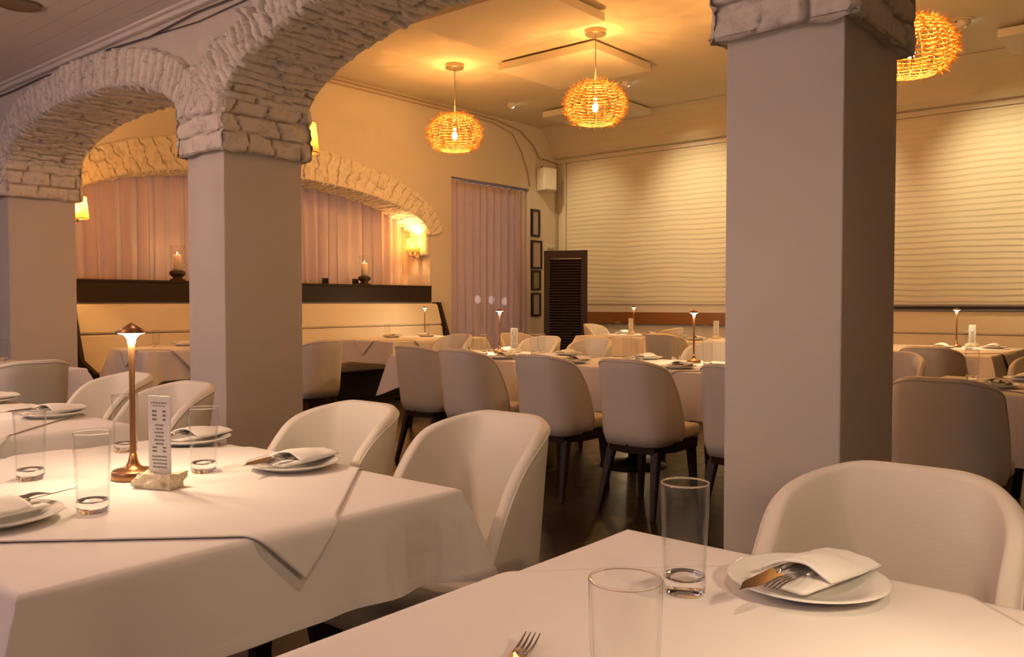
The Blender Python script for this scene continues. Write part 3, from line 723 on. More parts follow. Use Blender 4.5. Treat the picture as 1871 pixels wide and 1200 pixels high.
# ================================================================== CHAIR
def chair_shell_mesh(thick=0.036):
    ns = 60; bw = 0.182; aw = 0.13; nn = 3.3
    raw = []
    for i in range(401):
        a = -PI / 2 + PI * i / 400; c_, s_ = math.cos(a), math.sin(a)
        raw.append((-0.11 - aw * abs(c_) ** (2 / nn), bw * math.copysign(abs(s_) ** (2 / nn), s_)))
    raw = [(0.03, -bw - 0.010), (-0.03, -bw - 0.006)] + raw + [(-0.03, bw + 0.006), (0.03, bw + 0.010)]
    cum = [0]
    for p, q in zip(raw, raw[1:]): cum.append(cum[-1] + math.hypot(q[0] - p[0], q[1] - p[1]))
    tot = cum[-1]
    def at(d):
        d = max(0, min(tot, d)); i = 0
        lo, hi = 0, len(cum) - 1
        while hi - lo > 1:
            m_ = (lo + hi) // 2
            if cum[m_] <= d: lo = m_
            else: hi = m_
        u = (d - cum[lo]) / max(1e-9, cum[hi] - cum[lo]); p, q = raw[lo], raw[hi]
        return p[0] + (q[0] - p[0]) * u, p[1] + (q[1] - p[1]) * u
    def plan(s):   # s in -1..1 ; returns x,y and outward normal
        d = (s + 1) / 2 * tot; x, y = at(d); a = at(d - 0.02); b = at(d + 0.02)
        tx, ty = b[0] - a[0], b[1] - a[1]; L = math.hypot(tx, ty) or 1
        return x, y, -abs(ty / L), (-tx / L if False else math.copysign(abs(tx / L), y))
    vs_, fs = [], []; rows = None
    for i in range(ns + 1):
        s = -1 + 2 * i / ns; x, y, nx, ny = plan(s); q = abs(s)
        k = max(0, (q - 0.17) / 0.83); h = 0.478 + 0.402 * (max(0, 1 - k ** 2.1)) ** (1 / 1.3)
        if q > 0.985: h = 0.475
        zb = 0.388; sec = []
        def off(z):   # outward flare growing with height
            f = (z - 0.40) / 0.48
            return (0.085 * f * max(0, -nx) * (1 if nx < 0 else 0), 0.022 * f * abs(ny))
        def pt(z, o):
            fb, fsd = off(z); oo = o + (0 if z > 0.44 else -0.012 * (0.44 - z) / 0.04)
            return (x + nx * oo + nx * fb, y + ny * oo + ny * fsd, z)
        t = thick; top = h - t * 0.45
        for j in range(8): sec.append(pt(zb + (top - zb) * j / 7, t / 2))
        for j in range(1, 6):
            a = PI * j / 6; zz = top + t * 0.45 * math.sin(a)
            fb, fsd = off(top); o_ = t / 2 * math.cos(a); sec.append((x + nx * (o_ + fb), y + ny * (o_ + fsd), zz))
        for j in range(8): sec.append(pt(top + (zb - top) * j / 7, -t / 2))
        rows = len(sec); vs_ += sec
    for i in range(ns):
        for j in range(rows):
            a = i * rows + j; b = i * rows + (j + 1) % rows; fs.append((a, b, b + rows, a + rows))
    fs.append(tuple(range(rows))[::-1]); fs.append(tuple(ns * rows + k for k in range(rows)))
    rim = [vs_[i * rows + 7] for i in range(ns + 1)]
    return vs_, fs, rim
def make_chair():
    t = thing('dining_chair', '', 'chair')
    v, f, rim = chair_shell_mesh()
    bk = mk('backrest', v, f, M['leather'], t, smooth=True)
    bm = bmesh.new(); bmesh.ops.recalc_face_normals
    c = [Vector(p) for p in rim]
    out = []
    for p in c:
        r = Vector((p.x + 0.02, p.y, 0)); out.append((p.x, p.y, p.z))
    tube(bm, out, 0.0035, 6); bmk('piping', bm, M['piping'], bk, smooth=True)
    bm = bmesh.new(); box(bm, -0.165, 0.25, -0.198, 0.198, 0.405, 0.485, 0.03); s_ = bmk('seat', bm, M['leather'], t, smooth=True)
    bm = bmesh.new()
    pts = [(0.23, -0.19), (0.23, 0.19), (-0.03, 0.20), (-0.20, 0.15), (-0.245, 0.0), (-0.20, -0.15), (-0.03, -0.20)]
    prism(bm, [(p[0] * 0.98, p[1] * 0.98, 0.345) for p in pts], [(p[0], p[1], 0.402) for p in pts]); bmk('seat_frame', bm, M['dwoodz'], t)
    for (x_, y_, dx, dy) in ((0.19, 0.165, 0.02, 0.02), (0.19, -0.165, 0.02, -0.02), (-0.17, 0.145, -0.09, 0.035), (-0.17, -0.145, -0.09, -0.035)):
        bm = bmesh.new(); a, b = 0.024, 0.014
        prism(bm, [(x_ + dx - b, y_ + dy - b, 0), (x_ + dx + b, y_ + dy - b, 0), (x_ + dx + b, y_ + dy + b, 0), (x_ + dx - b, y_ + dy + b, 0)],
              [(x_ - a, y_ - a, 0.36), (x_ + a, y_ - a, 0.36), (x_ + a, y_ + a, 0.36), (x_ - a, y_ + a, 0.36)])
        bmesh.ops.bevel(bm, geom=list(bm.edges), offset=0.004, segments=2, affect='EDGES'); bmk('leg', bm, M['dwoodz'], t)
    return t
CH = 'cream tub dining chairs'
def chair(rx, ry, deg, label, group=CH):
    """rim point (top of backrest centre) and facing angle"""
    a = math.radians(deg); ox = rx + 0.335 * math.cos(a); oy = ry + 0.335 * math.sin(a)
    return place('chair', make_chair, (ox, oy, 0), a, label, 'chair', group)
chair(1.75, 2.05, 180, 'cream tub chair behind the plate corner of the front left table, left of two')
chair(1.84, 1.55, 180, 'large cream tub chair at the near right corner of the front left table')
chair(1.74, 0.455, 180, 'big cream tub chair facing viewer beyond the nearest plate, before the big pillar')
chair(1.82, 3.70, 180, 'cream tub chair directly behind the near bronze table lamp')
chair(1.76, 3.10, 180, 'cream tub chair behind the standing menu, right of the near lamp')
chair(1.83, 4.88, 90, 'tub chair seen from behind at far left, before the cloth table')
chair(4.20, 4.58, 0, 'tub chair seen from behind, leftmost of the centre row of backs')
chair(4.06, 3.98, 0, 'tub chair seen from behind, second in centre row, overlapping the first')
chair(3.93, 3.19, 0, 'tub chair seen from behind, third in centre row, legs showing')
chair(3.93, 2.57, 0, 'tub chair seen from behind, fourth in centre row, fully visible seat and legs')
chair(3.93, 1.93, 0, 'tub chair seen from behind, cut off by the big pillar at right of centre row')
chair(3.80, 0.93, 0, 'large tub chair seen from behind just right of the big pillar')
chair(4.42, 5.72, 90, 'tub chair seen from behind, right beside the left pillar by the booth')
chair(6.06, 5.76, 180, 'tub chair in front of the door curtain, left of the centre lamp')
chair(6.60, 5.62, 250, 'tub chair mostly hidden behind the centre lamp and menu')
chair(6.24, 4.83, 180, 'tub chair facing viewer behind the pair of glasses beside the dark screen')
chair(6.14, 4.20, 180, 'orange lit tub chair facing viewer left of the rear glasses')
chair(6.16, 3.08, 180, 'orange lit tub chair facing viewer behind the lamp beside big pillar')
chair(10.2, 7.20, 270, 'pale tub chair in front of the dark louvred screen')
chair(9.25, 5.15, 90, 'grey shadowed tub chair at the right end of the farthest table')
chair(7.40, 4.38, 0, 'tub chair seen from behind between the rear glasses and centre lamp')
chair(6.47, 1.66, 0, 'brown shadowed tub chair seen from behind, right of big pillar, below banquette lamp')
chair(5.68, 1.62, 180, 'orange lit tub chair edge peeking out right of the big pillar')
chair(6.0, 0.80, 180, 'orange lit tub chair facing viewer at the right picture edge')

# ================================================================== TABLES and CLOTHS
def table(xa, xb, ya, yb, label, group='pedestal dining tables', n=1):
    cx, cy = (xa + xb) / 2, (ya + yb) / 2; a, b = (xb - xa) / 2 - 0.012, (yb - ya) / 2 - 0.012
    t = thing('dining_table', label, 'table', (cx, cy, 0), 0, group)
    bm = bmesh.new(); box(bm, -a, a, -b, b, 0.715, 0.742, 0.006); bmk('tabletop', bm, M['dwood'], t)
    offs = [0] if (yb - ya) < 1.5 else [-b * 0.5, b * 0.5]
    for o_ in offs:
        bm = bmesh.new(); lathe(bm, [(0.0001, 0.0), (0.24, 0.0), (0.24, 0.012), (0.06, 0.04), (0.035, 0.06)], 32, False, False, cy=o_); bmk('base', bm, M['iron'], t, smooth=True)
        bm = bmesh.new(); tube(bm, [(0, o_, 0.05), (0, o_, 0.715)], 0.035, 16); bmk('pedestal', bm, M['iron'], t, smooth=True)
    return t
def cloth(xa, xb, ya, yb, label, hang=0.20, seed=0, flare=0.06, cextra=0.10, amp=0.006, group='white linen tablecloths'):
    cx, cy = (xa + xb) / 2, (ya + yb) / 2; a, b = (xb - xa) / 2, (yb - ya) / 2; r = 0.02; z0 = 0.748
    loop = []   # (x, y, nx, ny, cornerness)
    n = 44
    for (sx0, sy0, sx1, sy1, nx, ny) in ((a, -b, a, b, 1, 0), (a, b, -a, b, 0, 1), (-a, b, -a, -b, -1, 0), (-a, -b, a, -b, 0, -1)):
        L = math.hypot(sx1 - sx0, sy1 - sy0)
        for i in range(n):
            u = i / n; u = 0.5 - 0.5 * math.cos(PI * u) * (0.55 + 0.45 * abs(math.cos(PI * u)))
            x = sx0 + (sx1 - sx0) * u; y = sy0 + (sy1 - sy0) * u; dc = min(u, 1 - u) * L
            c = math.exp(-(dc / 0.075) ** 2)
            # blend normal towards the corner diagonal
            px = 1 if x > 0 else -1; py = 1 if y > 0 else -1
            dx, dy = px * 0.7071, py * 0.7071; mx_ = nx * (1 - c) + dx * c; my_ = ny * (1 - c) + dy * c
            loop.append((x, y, mx_, my_, c, dc))
    m = len(loop); vs_, fs = [], []
    # top: rings shrinking to the centre
    levels = [('top', 0.0), ('top', 0.35), ('top', 0.7), ('top', 0.93)]
    for _, k in levels:
        for (x, y, *_r) in loop: vs_.append((x * k, y * k, z0 + (0.0012 * noise.noise(Vector((x * k * 3 + seed, y * k * 3, 0))) if k else 0)))
    for j, (o_, z) in enumerate(((-r * 1.0, 0.0), (-r * 0.45, -r * 0.08), (-r * 0.1, -r * 0.45), (0.0, -r))):
        for (x, y, nx, ny, c, dc) in loop: vs_.append((x + (-r if False else 0) + nx * o_, y + ny * o_, z0 + z))
    HR = 9
    for j in range(1, HR + 1):
        v = j / HR
        for idx, (x, y, nx, ny, c, dc) in enumerate(loop):
            wv = amp * v * 3.0 * (noise.noise(Vector((x * 3.2 + seed, y * 3.2, 1.0))) + 0.5 * noise.noise(Vector((x * 8 + seed, y * 8, 5.0))))
            pinch = -0.022 * v * math.exp(-((dc - 0.13) / 0.06) ** 2)
            o_ = 0.014 * v + wv + flare * c * v ** 0.8 + pinch
            hz = (hang - r) * (1 + cextra * c) * v + 0.006 * v * noise.noise(Vector((x * 2 + seed, y * 2, 2)))
            vs_.append((x + nx * o_, y + ny * o_, z0 - r - hz))
    L = 4 + 4 + HR
    for j in range(L - 1):
        for i in range(m):
            p = j * m + i; q = j * m + (i + 1) % m; fs.append((p, q, q + m, p + m))
    o = mk('tablecloth', vs_, fs, M['linen'], None, smooth=True, loc=(cx, cy, 0))
    sd = o.modifiers.new('thickness', 'SOLIDIFY'); sd.thickness = 0.0015; sd.offset = 1
    tag(o, label, 'tablecloth', group)
    # stitched hem as a part
    hv, hf = [], []
    for j, k in ((L - 2, 0), (L - 1, 1)):
        for i in range(m):
            x, y, z = vs_[j * m + i]; nx, ny = loop[i][2], loop[i][3]; hv.append((x + nx * 0.0022, y + ny * 0.0022, z))
    for i in range(m): hf.append((i, (i + 1) % m, (i + 1) % m + m, i + m))
    h = mk('hem', hv, hf, M['linen'], o, smooth=False); s2 = h.modifiers.new('thickness', 'SOLIDIFY'); s2.thickness = 0.001; s2.offset = 1
    return o
def overlay(xa, xb, ya, yb, side, label, ang=45, cxo=0, cyo=0, dz=0.0, group='square overlay cloths laid cornerwise', hangcap=0.3):
    cx, cy = (xa + xb) / 2, (ya + yb) / 2; a, b = (xb - xa) / 2, (yb - ya) / 2; r = 0.022; zt = 0.7515 + dz
    n = 150 if side in (1.0, 1.10) else 70; vs_, fs = [], []; ca, sa = math.cos(math.radians(ang)), math.sin(math.radians(ang))
    def bend(d):    # distance past the edge -> (out, down)
        if d <= -r: return d, 0.0
        e = d + r; al = e / r
        if al < PI / 2: return -r + r * math.sin(al), r * (1 - math.cos(al))
        return 0.0 + 0.05 * (e - r * PI / 2), r + (e - r * PI / 2)
    for i in range(n + 1):
        for j in range(n + 1):
            p = (i / n - 0.5) * side; q = (j / n - 0.5) * side
            x = cxo + p * ca - q * sa; y = cyo + p * sa + q * ca
            z = zt; X_, Y_ = x, y; dn = 0
            dx = abs(x) - a; dy = abs(y) - b
            if dx > -r: o_, dn1 = bend(dx); X_ = math.copysign(a + o_ + 0.012 * sm((dx + r) / r) + (0.03 * dn1), x); dn = max(dn, dn1)
            if dy > -r: o_, dn2 = bend(dy); Y_ = math.copysign(b + o_ + 0.012 * sm((dy + r) / r) + (0.03 * dn2), y); dn = max(dn, dn2)
            wob = 0.010 * dn / 0.2 * noise.noise(Vector((x * 9, y * 9, 3)))
            if dx > 0: X_ += math.copysign(abs(wob) + 0.006 * dn / 0.2, x)
            if dy > 0: Y_ += math.copysign(abs(wob) + 0.006 * dn / 0.2, y)
            zz = zt - dn + (0.0010 * noise.noise(Vector((x * 5, y * 5, 7))) if dn == 0 else 0)
            vs_.append((X_, Y_, zz))
    for i in range(n):
        for j in range(n): k = i * (n + 1) + j; fs.append((k, k + n + 1, k + n + 2, k + 1))
    o = mk('overlay_cloth', vs_, fs, M['linen'], None, smooth=True, loc=(cx, cy, 0))
    sd = o.modifiers.new('thickness', 'SOLIDIFY'); sd.thickness = 0.0022; sd.offset = 1
    return tag(o, label, 'tablecloth', group)
TB = {  # xa xb ya yb hang desc
 'front': (0.48, 1.455, 1.385, 2.66, 0.195, 'the front left table'),
 'near': (0.45, 1.41, -0.42, 0.90, 0.20, 'the nearest table'),
 'behind': (0.50, 1.46, 3.05, 4.35, 0.24, 'the second table of the left row'),
 'fleft': (1.55, 2.50, 5.85, 7.35, 0.22, 'the cloth table at the left edge'),
 'boothl': (3.72, 4.75, 7.46, 8.22, 0.28, 'the left booth table'),
 'boothr': (6.42, 8.00, 7.20, 8.20, 0.26, 'the right booth table'),
 'centre': (4.80, 5.80, 4.06, 5.42, 0.26, 'the centre table with the lamp and menu'),
 'pillar': (4.78, 5.80, 1.75, 3.86, 0.30, 'the long centre table beside the big pillar'),
 'right': (4.60, 5.60, -0.40, 1.32, 0.34, 'the table right of the big pillar'),
 'farright': (7.85, 9.45, 1.50, 2.75, 0.34, 'the banquette table right of the big pillar'),
 'screen': (9.15, 10.35, 5.60, 6.66, 0.25, 'the farthest table near the dark screen'),
 'rear': (8.65, 9.70, 3.55, 4.95, 0.25, 'the rear table half hidden by the big pillar'),
}
OV = {'front': (1.0, 45, 0.02, -0.02), 'near': (1.10, 45, -0.19, 0.17), 'behind': (1.0, 45, 0, 0), 'boothl': (0.95, 45, 0, 0), 'boothr': (1.15, 45, -0.15, 0), 'centre': (1.05, 45, 0, -0.12), 'pillar': (1.0, 45, 0, 0.1), 'right': (1.1, 45, 0.0, -0.1), 'farright': (1.15, 45, -0.1, -0.1), 'screen': (0.9, 45, 0, 0), 'rear': (0.95, 45, 0, 0)}
for k, (xa, xb, ya, yb, hg, d) in TB.items():
    table(xa, xb, ya, yb, 'dark pedestal table hidden under the cloth of ' + d.replace('the ', '', 1))
    far = k not in ('front', 'near', 'behind')
    cloth(xa, xb, ya, yb, 'white linen tablecloth hanging over ' + d, hg, seed=len(k) * 3.3, flare=0.11 if far else 0.07, cextra=0.35 if far else 0.08, amp=0.006 if far else 0.011)
    if k in OV:
        s_, an, ox, oy = OV[k]; overlay(xa, xb, ya, yb, s_, 'square white cloth laid cornerwise across ' + d, an, ox, oy)
ZT = 0.7545

# ================================================================== TABLEWARE
def glass_mesh():
    bm = bmesh.new(); R0, R1, H = 0.0315, 0.0365, 0.165
    # thin walls (outer and inner) and the rim
    lathe(bm, [(R0, 0.022), (R0 + 0.0012, 0.06), (R1 - 0.001, 0.12), (R1, H - 0.002), (R1 - 0.001, H), (R1 - 0.0024, H - 0.001), (R1 - 0.0026, H - 0.006), (R1 - 0.0036, 0.12), (R0 - 0.0014, 0.06), (R0 - 0.0018, 0.026)], 40, False, False, mi=0)
    # heavy solid foot
    lathe(bm, [(0.0001, 0.0005), (R0 - 0.003, 0.0), (R0 - 0.0005, 0.003), (R0 + 0.0002, 0.022), (R0 - 0.0018, 0.0262), (R0 - 0.008, 0.021), (0.0001, 0.0185)], 40, False, False, mi=1)
    # bright rolled lip
    pts = [((R1 - 0.0012) * math.cos(2 * PI * k / 48), (R1 - 0.0012) * math.sin(2 * PI * k / 48), H) for k in range(49)]
    tube(bm, pts, 0.0014, 6, mi=1, caps=False)
    return bm
def make_glass():
    return bmk('drinking_glass', glass_mesh(), [M['thin'], M['solid']], None, smooth=True)
def make_plate():
    bm = bmesh.new()
    lathe(bm, [(0.0001, 0.0045), (0.055, 0.0045), (0.082, 0.007), (0.100, 0.014), (0.126, 0.0205), (0.130, 0.0205), (0.1305, 0.0185), (0.104, 0.0095), (0.082, 0.002), (0.078, 0.0), (0.070, 0.0), (0.068, 0.002), (0.0001, 0.002)], 56, False, False)
    bmesh.ops.scale(bm, vec=(0.91, 0.91, 0.95), verts=bm.verts)
    return bmk('dinner_plate', bm, M['china'], None, smooth=True)
def soft_slab(bm, pts, z0, z1, nsub=2, seed=0, puff=0.004):
    """folded layer of cloth: rounded polygon slab"""
    c = Vector((sum(p[0] for p in pts) / len(pts), sum(p[1] for p in pts) / len(pts), 0))
    rings = []
    for (k, z) in ((0.975, z0), (1.0, z0 + (z1 - z0) * 0.3), (1.0, z0 + (z1 - z0) * 0.7), (0.97, z1), (0.6, z1 + puff), (0.05, z1 + puff * 1.3)):
        ring = []
        for i in range(len(pts)):
            p = Vector((*pts[i], 0)); q = Vector((*pts[(i + 1) % len(pts)], 0))
            for u in range(8):
                t_ = p.lerp(q, 0.04 + 0.92 * u / 7); v = c + (t_ - c) * k
                w_ = noise.noise(Vector((v.x * 22 + seed, v.y * 22, z * 30)))
                ring.append(bm.verts.new((v.x, v.y, z + 0.0022 * w_)))
        rings.append(ring)
    n = len(rings[0])
    for A, B in zip(rings, rings[1:]):
        for i in range(n): bm.faces.new((A[i], A[(i + 1) % n], B[(i + 1) % n], B[i]))
    bm.faces.new(rings[0][::-1]); bm.faces.new(rings[-1])
def make_napkin():
    # long folded pocket lying across the plate; open end towards -x where the cutlery comes out
    t = thing('folded_napkin', '', 'napkin')
    bm = bmesh.new(); soft_slab(bm, [(-0.098, -0.050), (0.100, -0.046), (0.100, 0.050), (-0.098, 0.046)], 0.0, 0.006, seed=1, puff=0.001)
    bmk('under_fold', bm, M['linen2'], t, smooth=True)
    bm = bmesh.new()
    # top pocket: arched strip
    nx, ny = 22, 16; top, bot = [], []
    def zf(u, v):
        arch = 0.022 * (1 - (2 * v - 1) ** 2) * (0.45 + 0.55 * sm((1 - u) * 1.4)) 
        return 0.0085 + arch + 0.003 * noise.noise(Vector((u * 5, v * 4, 2)))
    V = {}
    for i in range(nx + 1):
        for j in range(ny + 1):
            u, v = i / nx, j / ny
            x = -0.045 + 0.150 * u - 0.03 * (1 - u) * (1 - abs(2 * v - 1)) * 0 - (0.022 * (v - 0.5)) * (1 - u); y = (-0.054 + 0.108 * v) * (1.0 + 0.06 * math.sin(u * 3))
            V[i, j, 0] = bm.verts.new((x, y, zf(u, v))); V[i, j, 1] = bm.verts.new((x * 0.99, y * 0.985, zf(u, v) - 0.004 if 0 < j < ny else 0.006))
    for i in range(nx):
        for j in range(ny):
            bm.faces.new((V[i, j, 0], V[i + 1, j, 0], V[i + 1, j + 1, 0], V[i, j + 1, 0]))
            bm.faces.new((V[i, j, 1], V[i, j + 1, 1], V[i + 1, j + 1, 1], V[i + 1, j, 1]))
    for i in range(nx):
        for j in (0, ny): bm.faces.new((V[i, j, 0], V[i, j, 1], V[i + 1, j, 1], V[i + 1, j, 0]) if j == 0 else (V[i, j, 0], V[i + 1, j, 0], V[i + 1, j, 1], V[i, j, 1]))
    for j in range(ny):
        for i in (0, nx): bm.faces.new((V[i, j, 0], V[i, j + 1, 0], V[i, j + 1, 1], V[i, j, 1]) if i == 0 else (V[i, j, 0], V[i, j, 1], V[i, j + 1, 1], V[i, j + 1, 0]))
    bmk('pocket_fold', bm, M['linen2'], t, smooth=True)
    return t
def make_knife():
    t = thing('table_knife', '', 'knife')
    bm = bmesh.new(); n = 14; tp, bt = [], []
    for i in range(n + 1):
        u = i / n; x = -0.115 * u; w1_ = 0.0105 * (1 - sm((u - 0.72) / 0.28) * 0.96); w0_ = -0.0095 * (1 - sm((u - 0.6) / 0.4) * 0.9)
        tp.append((x, w1_)); bt.append((x, w0_))
    poly = tp + bt[::-1]
    prism(bm, [(p[0], p[1], -0.0008) for p in poly], [(p[0], p[1], 0.0008) for p in poly]); bmk('blade', bm, M['steel'], t)
    bm = bmesh.new(); tube(bm, [(0, 0, 0), (0.012, 0, 0), (0.03, 0, 0.0005), (0.085, 0, 0.0005), (0.10, 0, 0)], [0.0045, 0.0035, 0.0052, 0.0066, 0.004], 10); bmk('handle', bm, M['steel'], t, smooth=True)
    return t
def make_fork():
    t = thing('table_fork', '', 'fork')
    bm = bmesh.new()
    for k in range(4):
        y = -0.0095 + k * 0.00633
        tube(bm, [(-0.052, y * 0.8, 0.0), (-0.068, y, -0.001), (-0.085, y, 0.001), (-0.105, y, 0.0065)], [0.0022, 0.0017, 0.0016, 0.0008], 6)
    sec = [(-0.058, 0.0095, 0.0), (-0.048, 0.0115, -0.001), (-0.036, 0.0095, -0.001), (-0.02, 0.0045, 0.001), (-0.008, 0.0028, 0.004)]
    for z_ in (0,):
        pv = [(s[0], s[1], s[2]) for s in sec] + [(s[0], -s[1], s[2]) for s in sec[::-1]]
        prism(bm, [(p[0], p[1], p[2] - 0.001) for p in pv], [(p[0], p[1], p[2] + 0.001) for p in pv])
    bmk('tines', bm, M['steel'], t, smooth=False)
    bm = bmesh.new(); tube(bm, [(-0.01, 0, 0.004), (0.02, 0, 0.004), (0.06, 0, 0.001), (0.085, 0, 0.0)], [0.0028, 0.003, 0.0048, 0.004], 8); bmk('handle', bm, M['steel'], t, smooth=True)
    return t
def glass(x, y, label): place('glass', make_glass, (x, y, ZT), hsh(x, y) * 3, label, 'glass', 'tall clear drinking glasses')
def setting(x, y, deg, where, full=True):
    a = math.radians(deg); z = ZT
    place('plate', make_plate, (x, y, z), 0, 'white round plate ' + where, 'plate', 'white china plates')
    zn = z + 0.018
    def L(lx, ly): return x + lx * math.cos(a) - ly * math.sin(a), y + lx * math.sin(a) + ly * math.cos(a)
    nx_, ny_ = L(0.014, 0); place('napkin', make_napkin, (nx_, ny_, zn), a, 'folded white napkin ' + where, 'napkin', 'folded white napkins')
    kx, ky = L(-0.060, 0.010)
    k = place('knife', make_knife, (kx, ky, zn + 0.0165), a + 0.10, 'steel knife in the napkin ' + where, 'knife', 'table knives'); 
    k.rotation_euler = (0.25, 0.0, a + 0.14)
    fx, fy = L(-0.020, -0.016)
    f = place('fork', make_fork, (fx, fy, zn + 0.0155), a - 0.2, 'steel fork in the napkin ' + where, 'fork', 'table forks'); f.rotation_euler = (PI, 0.03, a + 0.05)

def make_lamp():
    t = thing('table_lamp', '', 'table lamp')
    bm = bmesh.new(); lathe(bm, [(0.0001, 0.0), (0.049, 0.0), (0.051, 0.002), (0.050, 0.018), (0.046, 0.022), (0.030, 0.0245), (0.019, 0.030), (0.012, 0.042), (0.008, 0.062), (0.0001, 0.064)], 48, False, False); bmk('base', bm, M['copper'], t, smooth=True)
    bm = bmesh.new(); lathe(bm, [(0.0078, 0.060), (0.0072, 0.10), (0.0068, 0.24), (0.0078, 0.32), (0.0085, 0.345), (0.0001, 0.346)], 20, False, False); bmk('stem', bm, M['copper'], t, smooth=True)
    bm = bmesh.new(); lathe(bm, [(0.0088, 0.333), (0.0105, 0.345), (0.018, 0.355), (0.034, 0.3598), (0.0001, 0.3603)], 24, False, False); bmk('diffuser', bm, M['led'], t, smooth=True)
    bm = bmesh.new(); lathe(bm, [(0.0395, 0.3600), (0.0405, 0.3615), (0.014, 0.377), (0.003, 0.384), (0.0001, 0.385), (0.0001, 0.381), (0.013, 0.3745), (0.0385, 0.3610)], 40, False, False); bmk('lamp_shade', bm, M['copper'], t, smooth=True)
    for k in range(4):
        a = k * PI / 2 + 0.6
        add_light('lamp_light', 'POINT', (0.032 * math.cos(a), 0.032 * math.sin(a), 0.351), P_TABLE / 4, COL_TABLE, t, 0.006)
    return t
def lamp(x, y, label): return place('lamp', make_lamp, (x, y, ZT), 0, label, 'table lamp', 'small bronze table lamps')
def make_menu():
    t = thing('menu_stand', '', 'menu holder')
    bm = bmesh.new(); bmesh.ops.create_cube(bm, size=1); bmesh.ops.subdivide_edges(bm, edges=list(bm.edges), cuts=7, use_grid_fill=True)
    for v in bm.verts:
        c = v.co; rr = 1 - 0.25 * max(0, (c.length - 0.55))
        p = Vector((c.x * 0.056 * 1.9 * rr, c.y * 0.045 * 1.3 * rr, (c.z + 0.5) * 0.034))
        nn = noise.noise(p * 45) * 0.0045 + noise.noise(p * 130) * 0.0025
        p.x += c.x * nn * 4; p.y += c.y * nn * 4
        if c.z > 0: p.z += nn
        v.co = p
    bmk('rock_base', bm, M['rock'], t, smooth=False)
    bm = bmesh.new(); box(bm, -0.031, 0.031, -0.0015, 0.0015, 0.024, 0.215); sh = bmk('menu_card', bm, M['paper'], t)
    for s in (-1, 1):
        bm = bmesh.new(); rnd = random.Random(5); z = 0.200
        rows = [(0.022, 0.003), (0.018, 0.002)] + [None] + [(0.0, 0.005)] * 3 + [None] + [(0.012, 0.004), (0.010, 0.004), (0.013, 0.004), (0.011, 0.004), (0.014, 0.004), (0.012, 0.004)] + [(0.0, 0.004)] * 2 + [None] + [(0.021, 0.0035)] * 4
        for r_ in rows:
            if r_ is None: z -= 0.004; continue
            w_, h_ = r_
            segs = [(-0.019, -0.010), (0.007, 0.020)] if w_ == 0 else None
            if segs is None:
                segs = []; x = -w_
                while x < w_ - 0.002: l = rnd.uniform(0.003, 0.008); segs.append((x, min(w_, x + l))); x += l + 0.0015
            for q in segs: 
                ya, yb = (0.0015, 0.0019) if s > 0 else (-0.0019, -0.0015)
                box(bm, q[0], q[1], ya, yb, z - h_, z)
            z -= h_ + 0.0048
        bmk('lettering', bm, M['ink'], sh)
    bm = bmesh.new(); box(bm, -0.033, 0.033, -0.0032, -0.0021, 0.022, 0.218); box(bm, -0.033, 0.033, 0.0021, 0.0032, 0.022, 0.218); bmk('clear_sleeve', bm, M['thin'], t)
    return t
def menu(x, y, deg, label): place('menu', make_menu, (x, y, ZT), math.radians(deg), label, 'menu holder', 'menus standing in rock bases')

# --- front left table
lamp(0.99, 2.07, 'tall bronze table lamp, nearest one, lit on the front left table')
menu(0.985, 1.925, 112, 'menu card standing in a rough rock base beside the nearest lamp')
glass(0.775, 1.80, 'tall clear glass nearest on the front left table, before the lamp')
glass(0.82, 2.25, 'tall clear glass at left, behind the nearest glass on the left table')
glass(1.155, 2.46, 'tall clear glass just left of the near lamp stem')
glass(1.145, 2.01, 'tall clear glass right of the menu card on the front left table')
setting(1.325, 1.88, 10, 'at the right side of the front left table')
setting(1.36, 2.46, 12, 'behind the menu card on the front left table')
setting(0.615, 1.86, 192, 'at the left picture edge on the front left table')
# --- nearest table
glass(1.135, 0.622, 'tall clear glass standing alone left of the nearest plate')
glass(0.70, 0.448, 'largest tall clear glass at the bottom edge of the picture')
setting(1.270, 0.487, -12, 'on the nearest table at lower right')
f = place('fork', make_fork, (0.74, 0.64, ZT + 0.006), 0, 'steel fork lying alone at the bottom edge of the nearest table', 'fork', 'table forks'); f.rotation_euler = (0, 0, math.radians(200))
setting(0.60, 0.12, 180, 'at the far side of the nearest table, outside the picture')
lamp(1.00, 0.06, 'bronze table lamp on the nearest table, beyond the right picture edge')
# --- second table of left row
glass(1.20, 3.72, 'tall clear glass cut by the left edge on the second left table')
setting(1.33, 3.44, 8, 'at the near side of the second left table')
setting(1.33, 4.12, 6, 'at the far side of the second left table')
lamp(0.86, 3.75, 'bronze table lamp on the second left table, outside the picture')
glass(2.38, 7.00, 'tall clear glass on the cloth table at the far left edge')
def make_bottle():
    bm = bmesh.new(); lathe(bm, [(0.0001, 0), (0.032, 0), (0.033, 0.01), (0.033, 0.13), (0.014, 0.17), (0.013, 0.20), (0.0001, 0.20)], 24, False, False); return bmk('dark_bottle', bm, M['dark'], smooth=True)
place('bottle', make_bottle, (2.18, 7.05, ZT - 0.004), 0, 'small dark bottle on the cloth table at the far left edge', 'bottle')
# --- booths
setting(4.38, 8.02, 180, 'beside the wall on the left booth table')
setting(4.42, 7.66, 30, 'at the right end of the left booth table')
glass(4.06, 7.98, 'faint tall glass on the left booth table behind the near lamp')
setting(7.05, 7.92, 90, 'on the left half of the right booth table')
setting(7.52, 7.80, 90, 'on the right half of the right booth table')
glass(6.92, 7.86, 'tall clear glass left on the right booth table'); glass(7.72, 8.00, 'tall clear glass right on the booth table, beside the booth lamp')
lamp(7.78, 8.10, 'bronze table lamp against the booth seat below the ledge')
